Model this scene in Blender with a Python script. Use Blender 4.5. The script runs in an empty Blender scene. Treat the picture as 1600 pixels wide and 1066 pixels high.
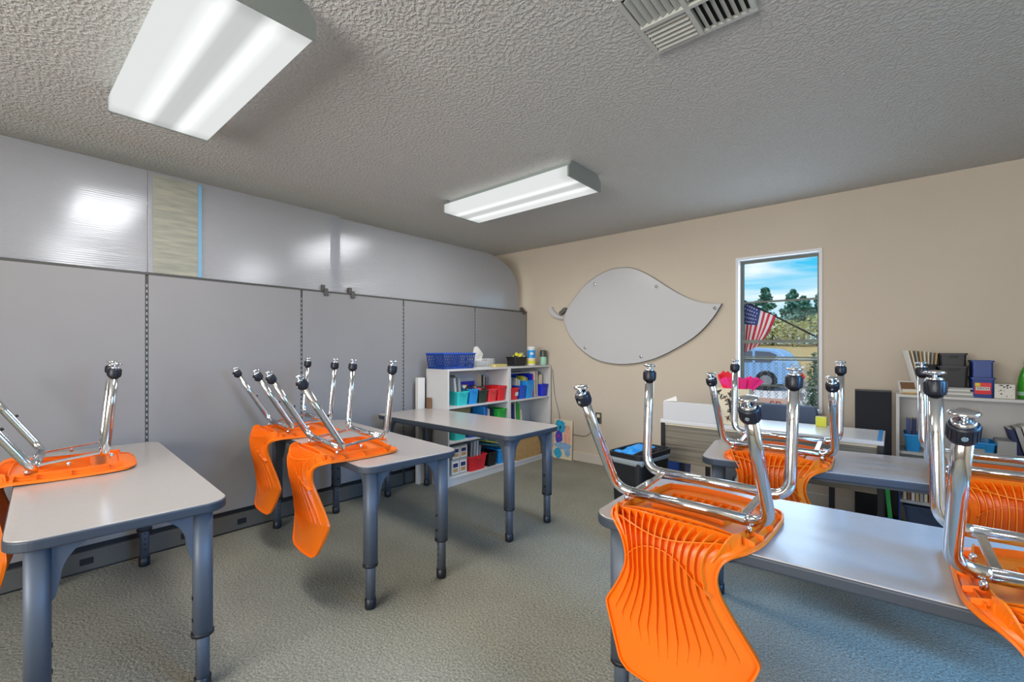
import bpy, bmesh, math, random
from mathutils import Vector, Matrix
random.seed(7)
PI = math.pi
scene = bpy.context.scene
C = scene.collection

# ------------------------------------------------------------------ camera
cam_data = bpy.data.cameras.new('camera'); cam = bpy.data.objects.new('camera', cam_data); C.objects.link(cam)
cam.location = (0, 0, 1.244)
cam.rotation_euler = (PI/2, 0, math.atan2(600, 701))
cam_data.sensor_width = 36; cam_data.lens = 701/1600*36
cam_data.shift_y = 14/1600; cam_data.clip_start = 0.05; cam_data.clip_end = 500
scene.camera = cam

# ------------------------------------------------------------------ exposure
vs = scene.view_settings
vs.view_transform = 'Standard'; vs.look = 'None'; vs.gamma = 1; vs.exposure = 0.0
vs.use_curve_mapping = False
try:
    scene.cycles.max_bounces = 10; scene.cycles.transmission_bounces = 8; scene.cycles.transparent_max_bounces = 16
    scene.cycles.sample_clamp_indirect = 6; scene.cycles.caustics_reflective = False
    scene.cycles.use_denoising = True
except Exception: pass

# ------------------------------------------------------------------ node helpers
def mat_new(name):
    m = bpy.data.materials.new(name); m.use_nodes = True
    return m, m.node_tree, m.node_tree.nodes['Principled BSDF']
def lin(c):
    return tuple(((v/255)/12.92 if v/255 <= .04045 else ((v/255+.055)/1.055)**2.4) for v in c) + (1,)
def setin(b, **k):
    for n, v in k.items():
        n = n.replace('_', ' ')
        if n in b.inputs: b.inputs[n].default_value = v
def pm(name, rgb, rough=.5, metal=0, bump=None, var=None, spec=None, **k):
    """plain principled; rgb is sRGB 0-255; bump=(scale,strength,distance); var=(scale,amount)"""
    m, nt, b = mat_new(name)
    b.inputs['Base Color'].default_value = lin(rgb); b.inputs['Roughness'].default_value = rough; b.inputs['Metallic'].default_value = metal
    if spec is not None: setin(b, Specular_IOR_Level=spec)
    setin(b, **k)
    N = nt.nodes; L = nt.links
    if bump or var: tc = N.new('ShaderNodeTexCoord')
    if bump:
        t = N.new('ShaderNodeTexNoise'); t.inputs['Scale'].default_value = bump[0]; t.inputs['Detail'].default_value = 3
        bp = N.new('ShaderNodeBump'); bp.inputs['Strength'].default_value = bump[1]; bp.inputs['Distance'].default_value = bump[2]
        L.new(tc.outputs['Object'], t.inputs['Vector']); L.new(t.outputs['Fac'], bp.inputs['Height']); L.new(bp.outputs['Normal'], b.inputs['Normal'])
    if var:
        t2 = N.new('ShaderNodeTexNoise'); t2.inputs['Scale'].default_value = var[0]; t2.inputs['Detail'].default_value = 4
        mr = N.new('ShaderNodeMapRange'); mr.inputs['To Min'].default_value = 1-var[1]; mr.inputs['To Max'].default_value = 1+var[1]
        mr.inputs['From Min'].default_value = .3; mr.inputs['From Max'].default_value = .7
        mx = N.new('ShaderNodeMix'); mx.data_type = 'RGBA'; mx.blend_type = 'MULTIPLY'; mx.inputs['Factor'].default_value = 1
        L.new(tc.outputs['Object'], t2.inputs['Vector']); L.new(t2.outputs['Fac'], mr.inputs['Value'])
        mx.inputs['A'].default_value = lin(rgb); L.new(mr.outputs['Result'], mx.inputs['B']); L.new(mx.outputs['Result'], b.inputs['Base Color'])
    return m

# ------------------------------------------------------------------ world sky (blue with streaked white cloud)
w = bpy.data.worlds.new('sky'); scene.world = w; w.use_nodes = True
nt = w.node_tree; N = nt.nodes; L = nt.links
bg = N['Background']; bg.inputs['Strength'].default_value = 1.1
tc = N.new('ShaderNodeTexCoord'); mp = N.new('ShaderNodeMapping'); mp.inputs['Scale'].default_value = (1.6, 1.6, 9)
nz = N.new('ShaderNodeTexNoise'); nz.inputs['Scale'].default_value = 1.7; nz.inputs['Detail'].default_value = 5; nz.inputs['Distortion'].default_value = .6
cr = N.new('ShaderNodeValToRGB'); cr.color_ramp.elements[0].position = .42; cr.color_ramp.elements[1].position = .60
sx = N.new('ShaderNodeSeparateXYZ'); gr = N.new('ShaderNodeValToRGB')
gr.color_ramp.elements[0].position = 0.02; gr.color_ramp.elements[0].color = lin((150, 215, 240))
gr.color_ramp.elements[1].position = 0.34; gr.color_ramp.elements[1].color = lin((8, 122, 205))
e = gr.color_ramp.elements.new(.16); e.color = lin((70, 195, 238))
mx = N.new('ShaderNodeMix'); mx.data_type = 'RGBA'
L.new(tc.outputs['Generated'], mp.inputs['Vector']); L.new(mp.outputs['Vector'], nz.inputs['Vector']); L.new(nz.outputs['Fac'], cr.inputs['Fac'])
L.new(tc.outputs['Generated'], sx.inputs['Vector']); L.new(sx.outputs['Z'], gr.inputs['Fac'])
L.new(cr.outputs['Color'], mx.inputs['Factor']); L.new(gr.outputs['Color'], mx.inputs['A']); mx.inputs['B'].default_value = lin((236, 248, 252))
L.new(mx.outputs['Result'], bg.inputs['Color'])

# ------------------------------------------------------------------ sun (outdoors, from behind the building) daylight at the window in view, added fill lights
def light(name, typ, loc, rot, energy, color, **k):
    d = bpy.data.lights.new(name, typ); d.energy = energy; d.color = color
    for a, v in k.items(): setattr(d, a, v)
    o = bpy.data.objects.new(name, d); o.location = loc; o.rotation_euler = rot; C.objects.link(o); return o
light('sun', 'SUN', (0, 0, 20), (math.radians(26), 0, math.radians(-20)), 2.3, (1, .96, .9), angle=.01)
# added fill at made-up unseen windows (right, behind); daylight at the window in view
light('added_blue_fill_right', 'AREA', (1.97, 1.55, 1.55), (0, PI/2-.72, 0), 62, (.13, .46, 1.0), shape='RECTANGLE', size=1.2, size_y=1.3, spread=math.radians(92))
light('added_fill_rear', 'AREA', (-.7, -2.52, 1.5), (PI/2+.25, 0, 0), 165, (1.0, .965, .91), shape='RECTANGLE', size=2.6, size_y=1.3)
light('daylight_view_window', 'AREA', (-.76, 4.36, 1.40), (-PI/2, 0, 0), 9, (.62, .80, 1.0), shape='RECTANGLE', size=.58, size_y=1.2)

# ------------------------------------------------------------------ mesh builder
class MB:
    def __init__(s): s.v = []; s.f = []; s.m = []; s.sm = []
    def face(s, idx, mi=0, smooth=False): s.f.append(tuple(idx)); s.m.append(mi); s.sm.append(smooth)
    def add(s, vs, fs, mi=0, smooth=False, M=None):
        b = len(s.v)
        for p in vs: s.v.append(tuple(M @ Vector(p)) if M is not None else tuple(p))
        for f in fs: s.face([b+i for i in f], mi, smooth)
        return s
    def box(s, x0, x1, y0, y1, z0, z1, mi=0, M=None):
        vs = [(x, y, z) for z in (z0, z1) for y in (y0, y1) for x in (x0, x1)]
        return s.add(vs, [(0, 2, 3, 1), (4, 5, 7, 6), (0, 1, 5, 4), (2, 6, 7, 3), (0, 4, 6, 2), (1, 3, 7, 5)], mi, False, M)
    def prism(s, poly, z0, z1, mi=0, M=None, smooth=False):
        n = len(poly); vs = [(x, y, z0) for x, y in poly]+[(x, y, z1) for x, y in poly]
        fs = [tuple(range(n-1, -1, -1)), tuple(range(n, 2*n))]
        s.add(vs, fs, mi, False, M); b = len(s.v)-2*n
        for i in range(n): s.face((b+i, b+(i+1) % n, b+n+(i+1) % n, b+n+i), mi, smooth)
        return s
    def lathe(s, prof, n=20, mi=0, M=None, smooth=True, cap=True):
        vs = []; fs = []
        for r, z in prof:
            for k in range(n): a = 2*PI*k/n; vs.append((r*math.cos(a), r*math.sin(a), z))
        for i in range(len(prof)-1):
            for k in range(n): fs.append((i*n+k, i*n+(k+1) % n, (i+1)*n+(k+1) % n, (i+1)*n+k))
        s.add(vs, fs, mi, smooth, M)
        if cap:
            b = len(s.v)-len(vs)
            s.face([b+k for k in range(n-1, -1, -1)], mi); s.face([b+(len(prof)-1)*n+k for k in range(n)], mi)
        return s
    def tube(s, pts, r, n=14, mi=0, smooth=True, cap=True, sx=1.0):
        P = [Vector(p) for p in pts]; T = []
        for i in range(len(P)):
            a = P[max(i-1, 0)]; b = P[min(i+1, len(P)-1)]; T.append((b-a).normalized())
        up = Vector((0, 0, 1)) if abs(T[0].z) < .9 else Vector((0, 1, 0))
        u = T[0].cross(up).normalized(); vs = []; rr = r if isinstance(r, (list, tuple)) else [r]*len(P)
        for i, t in enumerate(T):
            u = (u-t*u.dot(t)).normalized(); v = t.cross(u)
            for k in range(n):
                a = 2*PI*k/n; vs.append(P[i]+(u*math.cos(a)*sx+v*math.sin(a))*rr[i])
        fs = [(i*n+k, i*n+(k+1) % n, (i+1)*n+(k+1) % n, (i+1)*n+k) for i in range(len(P)-1) for k in range(n)]
        s.add(vs, fs, mi, smooth)
        if cap:
            b = len(s.v)-len(vs)
            s.face([b+k for k in range(n-1, -1, -1)], mi); s.face([b+(len(P)-1)*n+k for k in range(n)], mi)
        return s
    def bar(s, a, b, wx, wy, mi=0, up=(0, 0, 1)):
        a = Vector(a); b = Vector(b); t = (b-a).normalized(); u = Vector(up).cross(t)
        if u.length < 1e-4: u = Vector((1, 0, 0)).cross(t)
        u.normalize(); v = t.cross(u)
        vs = [p+u*sx*wx/2+v*sy*wy/2 for p in (a, b) for sx, sy in ((-1, -1), (1, -1), (1, 1), (-1, 1))]
        return s.add(vs, [(3, 2, 1, 0), (4, 5, 6, 7), (0, 1, 5, 4), (1, 2, 6, 5), (2, 3, 7, 6), (3, 0, 4, 7)], mi)
    def build(s, name, mats, parent=None, loc=None, rot=None, bevel=0, seg=2, label=None):
        me = bpy.data.meshes.new(name); me.from_pydata([tuple(v) for v in s.v], [], s.f)
        if not isinstance(mats, (list, tuple)): mats = [mats]
        for m in mats: me.materials.append(m)
        me.polygons.foreach_set('material_index', s.m); me.polygons.foreach_set('use_smooth', s.sm)
        bm = bmesh.new(); bm.from_mesh(me); bmesh.ops.recalc_face_normals(bm, faces=bm.faces); bm.to_mesh(me); bm.free()
        me.update()
        o = bpy.data.objects.new(name, me); C.objects.link(o)
        if bevel:
            md = o.modifiers.new('bevel', 'BEVEL'); md.width = bevel; md.segments = seg; md.limit_method = 'ANGLE'; md.angle_limit = math.radians(40)
        if parent is not None: o.parent = parent
        if loc is not None: o.location = loc
        if rot is not None: o.rotation_euler = rot if isinstance(rot, (tuple, list)) else (0, 0, rot)
        if label: o['label'] = label
        return o

def T(x=0, y=0, z=0, rz=0, rx=0, ry=0):
    return Matrix.Translation((x, y, z)) @ Matrix.Rotation(rz, 4, 'Z') @ Matrix.Rotation(ry, 4, 'Y') @ Matrix.Rotation(rx, 4, 'X')
def tag(o, label, cat, group=None, kind=None):
    o['label'] = label; o['category'] = cat
    if group: o['group'] = group
    if kind: o['kind'] = kind
    return o
def thing(name, label, cat, loc=(0, 0, 0), rz=0, group=None, rot=None):
    o = bpy.data.objects.new(name, None); C.objects.link(o); o.empty_display_size = .1
    o.location = loc; o.rotation_euler = rot if rot else (0, 0, rz)
    return tag(o, label, cat, group)
def struct(o): o['kind'] = 'structure'; return o
def kids(o): return [c for c in bpy.data.objects if c.parent == o]
def dup(root, loc, rz, label, group=None):
    r = root.copy(); C.objects.link(r); r.location = loc; r.rotation_euler = (0, 0, rz); r['label'] = label
    if group: r['group'] = group
    for ch in kids(root):
        c = ch.copy(); C.objects.link(c); c.parent = r
        for g in kids(ch):
            d = g.copy(); C.objects.link(d); d.parent = c
    return r
def rrect(x0, x1, y0, y1, r, n=8):
    out = []
    for cx, cy, a0 in ((x1-r, y1-r, 0), (x0+r, y1-r, PI/2), (x0+r, y0+r, PI), (x1-r, y0+r, 1.5*PI)):
        for k in range(n+1): a = a0+PI/2*k/n; out.append((cx+r*math.cos(a), cy+r*math.sin(a)))
    return out
def catmull(P, n=8, closed=False):
    out = []; m = len(P); rng = range(m if closed else m-1)
    for i in rng:
        g = (lambda k: P[k % m]) if closed else (lambda k: P[min(max(k, 0), m-1)])
        p0, p1, p2, p3 = g(i-1), g(i), g(i+1), g(i+2)
        for k in range(n):
            t = k/n; out.append(tuple(.5*((2*b)+(-a+c)*t+(2*a-5*b+4*c-d)*t*t+(-a+3*b-3*c+d)*t**3) for a, b, c, d in zip(p0, p1, p2, p3)))
    if not closed: out.append(tuple(P[-1]))
    return out
def text_mesh(txt, size, M, extrude=.0006):
    cu = bpy.data.curves.new('txt', 'FONT'); cu.body = txt; cu.size = size; cu.extrude = extrude; cu.align_x = 'CENTER'; cu.align_y = 'CENTER'
    o = bpy.data.objects.new('txt', cu); C.objects.link(o)
    bpy.context.view_layer.update()
    me = bpy.data.meshes.new_from_object(o.evaluated_get(bpy.context.evaluated_depsgraph_get()))
    mb = MB(); mb.add([M @ v.co for v in me.vertices], [tuple(p.vertices) for p in me.polygons])
    bpy.data.objects.remove(o); bpy.data.curves.remove(cu); bpy.data.meshes.remove(me)
    return mb

# ------------------------------------------------------------------ materials
M = {}
M['wall'] = pm('wall_paint', (203, 191, 175), .75, bump=(90, .15, .002), var=(1.3, .03))
M['ceiling'] = None
M['partition_fabric'] = pm('partition_fabric', (134, 134, 137), .85, bump=(500, .25, .001), var=(2, .03))
M['dark_trim'] = pm('dark_trim', (66, 66, 64), .5)
M['raceway'] = pm('raceway', (84, 83, 79), .5, var=(6, .08))
M['black'] = pm('black_plastic', (26, 27, 31), .45)
M['black_soft'] = pm('black_felt', (38, 40, 47), .9, bump=(300, .3, .001))
M['white'] = pm('white_laminate', (206, 205, 204), .4)
M['offwhite'] = pm('offwhite_board', (216, 213, 207), .6)
M['whiteboard'] = pm('whiteboard_gloss', (196, 196, 199), .25)
M['orange'] = pm('orange_plastic', (242, 116, 10), .38, bump=(700, .06, .0005))
M['chrome'] = pm('chrome', (225, 228, 232), .12, 1)
M['steel'] = pm('brushed_steel', (170, 172, 175), .3, 1)
M['ferrule'] = pm('ferrule_rubber', (22, 26, 36), .42)
M['leg'] = pm('table_leg_enamel', (88, 96, 108), .5, metal=.25)
M['edge'] = pm('table_edge_band', (56, 63, 74), .5)
M['top'] = pm('table_laminate', (168, 162, 158), .24, var=(60, .02), spec=.8)
M['vent'] = pm('vent_enamel', (190, 192, 186), .5)
M['void'] = pm('vent_duct_dark', (14, 15, 15), .8)
M['baseboard'] = pm('baseboard_vinyl', (206, 198, 188), .5)
M['steelframe'] = pm('window_frame_bronze', (104, 110, 100), .5)
M['frame_white'] = pm('window_trim_white', (226, 226, 230), .5)
M['lampmetal'] = pm('lamp_enamel', (140, 148, 146), .45)
M['skyblue'] = pm('bright_blue_plastic', (36, 150, 222), .38)
M['turq'] = pm('turquoise_plastic', (52, 202, 200), .38)
M['blue'] = pm('royal_blue_plastic', (24, 84, 200), .38)
M['navy'] = pm('navy_plastic', (22, 62, 140), .4)
M['cobalt'] = pm('cobalt_plastic', (32, 48, 200), .38)
M['red'] = pm('red_plastic', (226, 40, 50), .38)
M['coral'] = pm('coral_red_plastic', (232, 62, 66), .38)
M['dkgreen'] = pm('dark_green_plastic', (42, 62, 52), .45)
M['green'] = pm('green_card', (40, 168, 60), .5)
M['green2'] = pm('green_card_light', (70, 190, 80), .5)
M['lime'] = pm('lime_card', (176, 176, 50), .5)
M['yellow'] = pm('yellow_green_card', (216, 214, 60), .5)
M['paper'] = pm('paper', (226, 222, 214), .8)
M['paper2'] = pm('paper_cream', (226, 212, 184), .8)
M['greycard'] = pm('grey_card', (170, 172, 172), .7)
M['kraft'] = pm('kraft_card', (190, 152, 98), .8, var=(25, .08))
M['tan'] = pm('tan_card', (206, 178, 136), .8)
M['gold'] = pm('gold_cover', (206, 188, 118), .5)
M['teal'] = pm('teal_card', (24, 108, 128), .5)
M['brown'] = pm('brown_card', (126, 92, 62), .7)
M['dkblue'] = pm('dark_blue_cloth', (32, 44, 96), .6)
M['pink'] = pm('pink_tissue', (240, 40, 130), .7)
M['redtissue'] = pm('red_tissue', (232, 26, 50), .6)
M['chairfabric'] = pm('office_fabric', (84, 98, 124), .85, bump=(400, .3, .001))
M['whiteplastic'] = pm('white_plastic', (232, 232, 230), .4)
M['ink'] = pm('dark_ink', (30, 30, 34), .6)
M['mint'] = pm('mint_candle', (160, 206, 184), .5)
M['jarlid'] = pm('jar_smoked', (74, 80, 74), .25)

def carpet():
    m, nt, b = mat_new('carpet'); N = nt.nodes; L = nt.links
    tc = N.new('ShaderNodeTexCoord')
    n1 = N.new('ShaderNodeTexNoise'); n1.inputs['Scale'].default_value = 110; n1.inputs['Detail'].default_value = 5; n1.inputs['Roughness'].default_value = .7
    n2 = N.new('ShaderNodeTexNoise'); n2.inputs['Scale'].default_value = 1.6; n2.inputs['Detail'].default_value = 3
    r1 = N.new('ShaderNodeValToRGB'); r1.color_ramp.elements[0].position = .33; r1.color_ramp.elements[1].position = .7
    r1.color_ramp.elements[0].color = lin((98, 97, 87)); r1.color_ramp.elements[1].color = lin((166, 164, 150))
    mr = N.new('ShaderNodeMapRange'); mr.inputs['From Min'].default_value = .3; mr.inputs['From Max'].default_value = .7; mr.inputs['To Min'].default_value = .88; mr.inputs['To Max'].default_value = 1.12
    mx = N.new('ShaderNodeMix'); mx.data_type = 'RGBA'; mx.blend_type = 'MULTIPLY'; mx.inputs['Factor'].default_value = 1
    n3 = N.new('ShaderNodeTexNoise'); n3.inputs['Scale'].default_value = 75; n3.inputs['Detail'].default_value = 2
    bp = N.new('ShaderNodeBump'); bp.inputs['Strength'].default_value = .9; bp.inputs['Distance'].default_value = .008
    for n in (n1, n2, n3): L.new(tc.outputs['Object'], n.inputs['Vector'])
    L.new(n1.outputs['Fac'], r1.inputs['Fac']); L.new(n2.outputs['Fac'], mr.inputs['Value'])
    L.new(r1.outputs['Color'], mx.inputs['A']); L.new(mr.outputs['Result'], mx.inputs['B']); L.new(mx.outputs['Result'], b.inputs['Base Color'])
    L.new(n3.outputs['Fac'], bp.inputs['Height']); L.new(bp.outputs['Normal'], b.inputs['Normal'])
    b.inputs['Roughness'].default_value = .95; setin(b, Specular_IOR_Level=.1)
    return m
def ceiling_mat():
    m, nt, b = mat_new('ceiling_orange_peel'); N = nt.nodes; L = nt.links
    b.inputs['Base Color'].default_value = lin((196, 195, 192)); b.inputs['Roughness'].default_value = .8
    tc = N.new('ShaderNodeTexCoord')
    v = N.new('ShaderNodeTexNoise'); v.inputs['Scale'].default_value = 62; v.inputs['Detail'].default_value = 2.5; v.inputs['Roughness'].default_value = .5
    r = N.new('ShaderNodeValToRGB'); r.color_ramp.elements[0].position = .42; r.color_ramp.elements[1].position = .62
    bp = N.new('ShaderNodeBump'); bp.inputs['Strength'].default_value = .75; bp.inputs['Distance'].default_value = .006
    L.new(tc.outputs['Object'], v.inputs['Vector']); L.new(v.outputs['Fac'], r.inputs['Fac']); L.new(r.outputs['Color'], bp.inputs['Height']); L.new(bp.outputs['Normal'], b.inputs['Normal'])
    return m
def wood_mat(name, c1, c2, rough=.5):
    m, nt, b = mat_new(name); N = nt.nodes; L = nt.links
    tc = N.new('ShaderNodeTexCoord'); mp = N.new('ShaderNodeMapping'); mp.inputs['Scale'].default_value = (1.2, 1.2, 70)
    n = N.new('ShaderNodeTexNoise'); n.inputs['Scale'].default_value = 2; n.inputs['Detail'].default_value = 6
    r = N.new('ShaderNodeValToRGB'); r.color_ramp.elements[0].position = .3; r.color_ramp.elements[1].position = .7
    r.color_ramp.elements[0].color = lin(c1); r.color_ramp.elements[1].color = lin(c2)
    L.new(tc.outputs['Object'], mp.inputs['Vector']); L.new(mp.outputs['Vector'], n.inputs['Vector']); L.new(n.outputs['Fac'], r.inputs['Fac']); L.new(r.outputs['Color'], b.inputs['Base Color'])
    b.inputs['Roughness'].default_value = rough
    return m
def poly_mat():
    """twin-wall polycarbonate: horizontal flutes, milky, part see-through"""
    m, nt, b = mat_new('twinwall_polycarbonate'); N = nt.nodes; L = nt.links
    b.inputs['Base Color'].default_value = lin((225, 228, 234)); b.inputs['Roughness'].default_value = .28
    setin(b, Transmission_Weight=.0, IOR=1.5)
    tc = N.new('ShaderNodeTexCoord'); sp = N.new('ShaderNodeSeparateXYZ')
    wv = N.new('ShaderNodeMath'); wv.operation = 'MULTIPLY'; wv.inputs[1].default_value = 2*PI/.012
    sn = N.new('ShaderNodeMath'); sn.operation = 'SINE'
    mpn = N.new('ShaderNodeMapping'); mpn.inputs['Scale'].default_value = (1, .8, 30)
    nz = N.new('ShaderNodeTexNoise'); nz.inputs['Scale'].default_value = 2.5; nz.inputs['Detail'].default_value = 3
    ad = N.new('ShaderNodeMath'); ad.operation = 'MULTIPLY_ADD'; ad.inputs[1].default_value = 3.0
    bp = N.new('ShaderNodeBump'); bp.inputs['Strength'].default_value = .5; bp.inputs['Distance'].default_value = .003
    L.new(tc.outputs['Object'], sp.inputs['Vector']); L.new(sp.outputs['Z'], wv.inputs[0]); L.new(wv.outputs[0], sn.inputs[0])
    L.new(tc.outputs['Object'], mpn.inputs['Vector']); L.new(mpn.outputs['Vector'], nz.inputs['Vector'])
    L.new(nz.outputs['Fac'], ad.inputs[0]); L.new(sn.outputs[0], ad.inputs[2]); L.new(ad.outputs[0], bp.inputs['Height'])
    rf = N.new('ShaderNodeBsdfRefraction'); rf.inputs['Color'].default_value = (.86, .88, .92, 1); rf.inputs['Roughness'].default_value = .42; rf.inputs['IOR'].default_value = 1.12
    tr = N.new('ShaderNodeBsdfTranslucent'); tr.inputs['Color'].default_value = (.82, .84, .88, 1)
    gl = N.new('ShaderNodeBsdfGlossy'); gl.inputs['Roughness'].default_value = .16; gl.inputs['Color'].default_value = (.9, .9, .95, 1)
    for n in (rf, gl): L.new(bp.outputs['Normal'], n.inputs['Normal'])
    df = N.new('ShaderNodeBsdfDiffuse'); df.inputs['Color'].default_value = (.62, .64, .70, 1)
    m1 = N.new('ShaderNodeMixShader'); m1.inputs[0].default_value = .62
    m2 = N.new('ShaderNodeMixShader'); m2.inputs[0].default_value = .10
    m3 = N.new('ShaderNodeMixShader'); m3.inputs[0].default_value = .30
    L.new(tr.outputs[0], m3.inputs[1]); L.new(df.outputs[0], m3.inputs[2])
    L.new(rf.outputs[0], m1.inputs[1]); L.new(m3.outputs[0], m1.inputs[2]); L.new(m1.outputs[0], m2.inputs[1]); L.new(gl.outputs[0], m2.inputs[2])
    L.new(m2.outputs[0], N['Material Output'].inputs['Surface'])
    return m
def glass_mat():
    m, nt, b = mat_new('window_glass'); N = nt.nodes; L = nt.links
    t = N.new('ShaderNodeBsdfTransparent'); g = N.new('ShaderNodeBsdfGlossy'); g.inputs['Roughness'].default_value = .02
    mx = N.new('ShaderNodeMixShader'); mx.inputs[0].default_value = .002
    L.new(t.outputs[0], mx.inputs[1]); L.new(g.outputs[0], mx.inputs[2]); L.new(mx.outputs[0], N['Material Output'].inputs['Surface'])
    return m
def emit(name, c, s):
    m = bpy.data.materials.new(name); m.use_nodes = True; nt = m.node_tree; N = nt.nodes
    N.remove(N['Principled BSDF']); e = N.new('ShaderNodeEmission'); e.inputs['Color'].default_value = c; e.inputs['Strength'].default_value = s
    nt.links.new(e.outputs[0], N['Material Output'].inputs['Surface']); return m
def lens_mat():
    """acrylic lens: the two tubes behind it glow as two brighter bands (object y across the lamp)"""
    m = emit('lamp_lens', (1, 1, 1, 1), 1); nt = m.node_tree; N = nt.nodes; L = nt.links
    e = [n for n in N if n.type == 'EMISSION'][0]
    tc = N.new('ShaderNodeTexCoord'); sp = N.new('ShaderNodeSeparateXYZ'); L.new(tc.outputs['Object'], sp.inputs[0])
    ab = N.new('ShaderNodeMath'); ab.operation = 'ABSOLUTE'; L.new(sp.outputs['Y'], ab.inputs[0])
    r = N.new('ShaderNodeValToRGB'); L.new(ab.outputs[0], r.inputs['Fac'])
    el = r.color_ramp.elements; el[0].position = 0; el[0].color = (.60, .60, .60, 1); el[1].position = .2; el[1].color = (.80,)*3+(1,)
    for p, v in ((.03, .62), (.062, 1.05), (.078, 1.12), (.10, .95), (.13, .80)):
        q = el.new(p); q.color = (v, v, v, 1)
    ax = N.new('ShaderNodeMath'); ax.operation = 'ABSOLUTE'; L.new(sp.outputs['X'], ax.inputs[0])
    mr = N.new('ShaderNodeMapRange'); mr.inputs['From Min'].default_value = .50; mr.inputs['From Max'].default_value = .60; mr.inputs['To Min'].default_value = 1; mr.inputs['To Max'].default_value = .8
    mr.interpolation_type = 'SMOOTHSTEP'
    L.new(ax.outputs[0], mr.inputs['Value'])
    mu = N.new('ShaderNodeMath'); mu.operation = 'MULTIPLY'; L.new(r.outputs['Color'], mu.inputs[0]); L.new(mr.outputs['Result'], mu.inputs[1])
    L.new(mu.outputs[0], e.inputs['Strength']); e.inputs['Color'].default_value = (.97, 1, .985, 1)
    return m
M['carpet'] = carpet(); M['ceiling'] = ceiling_mat(); M['wood'] = wood_mat('desk_grey_oak', (96, 88, 76), (140, 130, 112))
M['poly'] = poly_mat(); M['glass'] = glass_mat(); M['lens'] = lens_mat()
M['desktop'] = wood_mat('desk_top_white_oak', (214, 212, 210), (226, 224, 222), .25)

# ------------------------------------------------------------------ room shell
H = 2.47; YB = 4.31; XL = -9.2; XR = 2.05; YF = -2.6; XP = -3.44
def slab(name, x0, x1, y0, y1, z0, z1, m): return struct(MB().box(x0, x1, y0, y1, z0, z1).build(name, m))
slab('floor', XL, XR, YF, YB, -.1, 0, M['carpet'])
slab('ceiling', XL-.15, XR+.15, YF-.15, YB+.15, H, H+.12, M['ceiling'])
WX0, WX1, WZ0, WZ1 = -1.077, -.444, .74, 2.055     # window in view
VX0, VX1 = -4.55, -3.80                             # second window beyond the partition
def wall_with_holes(name, ax, pos, th, a0, a1, holes, m):
    """ax='y': wall in plane y, runs along x. holes: (a,b,z0,z1)"""
    mb = MB(); cur = a0
    def bx(p, q, z0, z1):
        if ax == 'y': mb.box(p, q, pos, pos+th, z0, z1)
        else: mb.box(pos, pos+th, p, q, z0, z1)
    for a, b, z0, z1 in sorted(holes):
        bx(cur, a, 0, H); bx(a, b, 0, z0); bx(a, b, z1, H); cur = b
    bx(cur, a1, 0, H)
    return struct(mb.build(name, m))
wall_with_holes('wall_back', 'y', YB, .15, XL, XR, [(WX0, WX1, WZ0, WZ1), (VX0, VX1, .95, WZ1)], M['wall'])
wall_with_holes('wall_right', 'x', XR, .15, YF-.15, YB+.15, [(.95, 2.15, .7, 2.2)], M['wall'])
wall_with_holes('wall_front', 'y', YF-.15, .15, XL, XR, [(-2.0, .6, .85, 2.15)], M['wall'])
wall_with_holes('wall_left', 'x', XL-.15, .15, YF-.15, YB+.15, [], M['wall'])
# baseboards
struct(MB().box(XP+.06, XR, YB-.012, YB, 0, .10).build('baseboard_back', M['baseboard'], bevel=.003))
struct(MB().box(XR-.012, XR, YF, YB-.012, 0, .10).build('baseboard_right', M['baseboard'], bevel=.003))

def window_unit(name, x0, x1, z0, z1, rails, y=YB):
    root = bpy.data.objects.new(name, None); C.objects.link(root); root['kind'] = 'structure'; root.location = ((x0+x1)/2, y, z0)
    ox, oy, oz = root.location
    def b(mb, a, c, d, e_, f, g, mi=0): mb.box(a-ox, c-ox, d-oy, e_-oy, f-oz, g-oz, mi)
    mb = MB(); t = .022      # white jamb liner
    b(mb, x0, x0+t, y-.012, y+.10, z0+t, z1-t); b(mb, x1-t, x1, y-.012, y+.10, z0+t, z1-t); b(mb, x0, x1, y-.012, y+.10, z1-t, z1); b(mb, x0, x1, y-.02, y+.10, z0, z0+t)
    mb.build('window_frame', M['frame_white'], root)
    mb = MB(); f = .02; x0 += t; x1 -= t; z1 -= t; z0 += t; ya, yb = y+.085, y+.115
    b(mb, x0, x0+f, ya, yb, z0, z1); b(mb, x1-f, x1, ya, yb, z0, z1); b(mb, x0+f, x1-f, ya, yb, z1-f, z1); b(mb, x0+f, x1-f, ya, yb, z0, z0+f)
    mb.build('sash_frame', M['steelframe'], root)
    for rz, hh in rails:
        mb = MB(); b(mb, x0+f, x1-f, ya, yb, rz-hh/2, rz+hh/2); mb.build('sash_rail', M['steelframe'], root)
    mb = MB(); b(mb, x0+f, x1-f, y+.098, y+.102, z0+f, z1-f); mb.build('pane', M['glass'], root)
    return root
wroot = window_unit('window_1', WX0, WX1, WZ0, WZ1, [(1.665, .014), (1.318, .028), (1.182, .012), (.935, .014)])
mb = MB(); mb.box(-.02, .02, .075, .085, 1.318+.014-WZ0, 1.318+.024-WZ0); mb.build('sash_latch', M['steelframe'], wroot)
window_unit('window_2', VX0, VX1, .95, WZ1, [(1.5, .028)])
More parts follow.
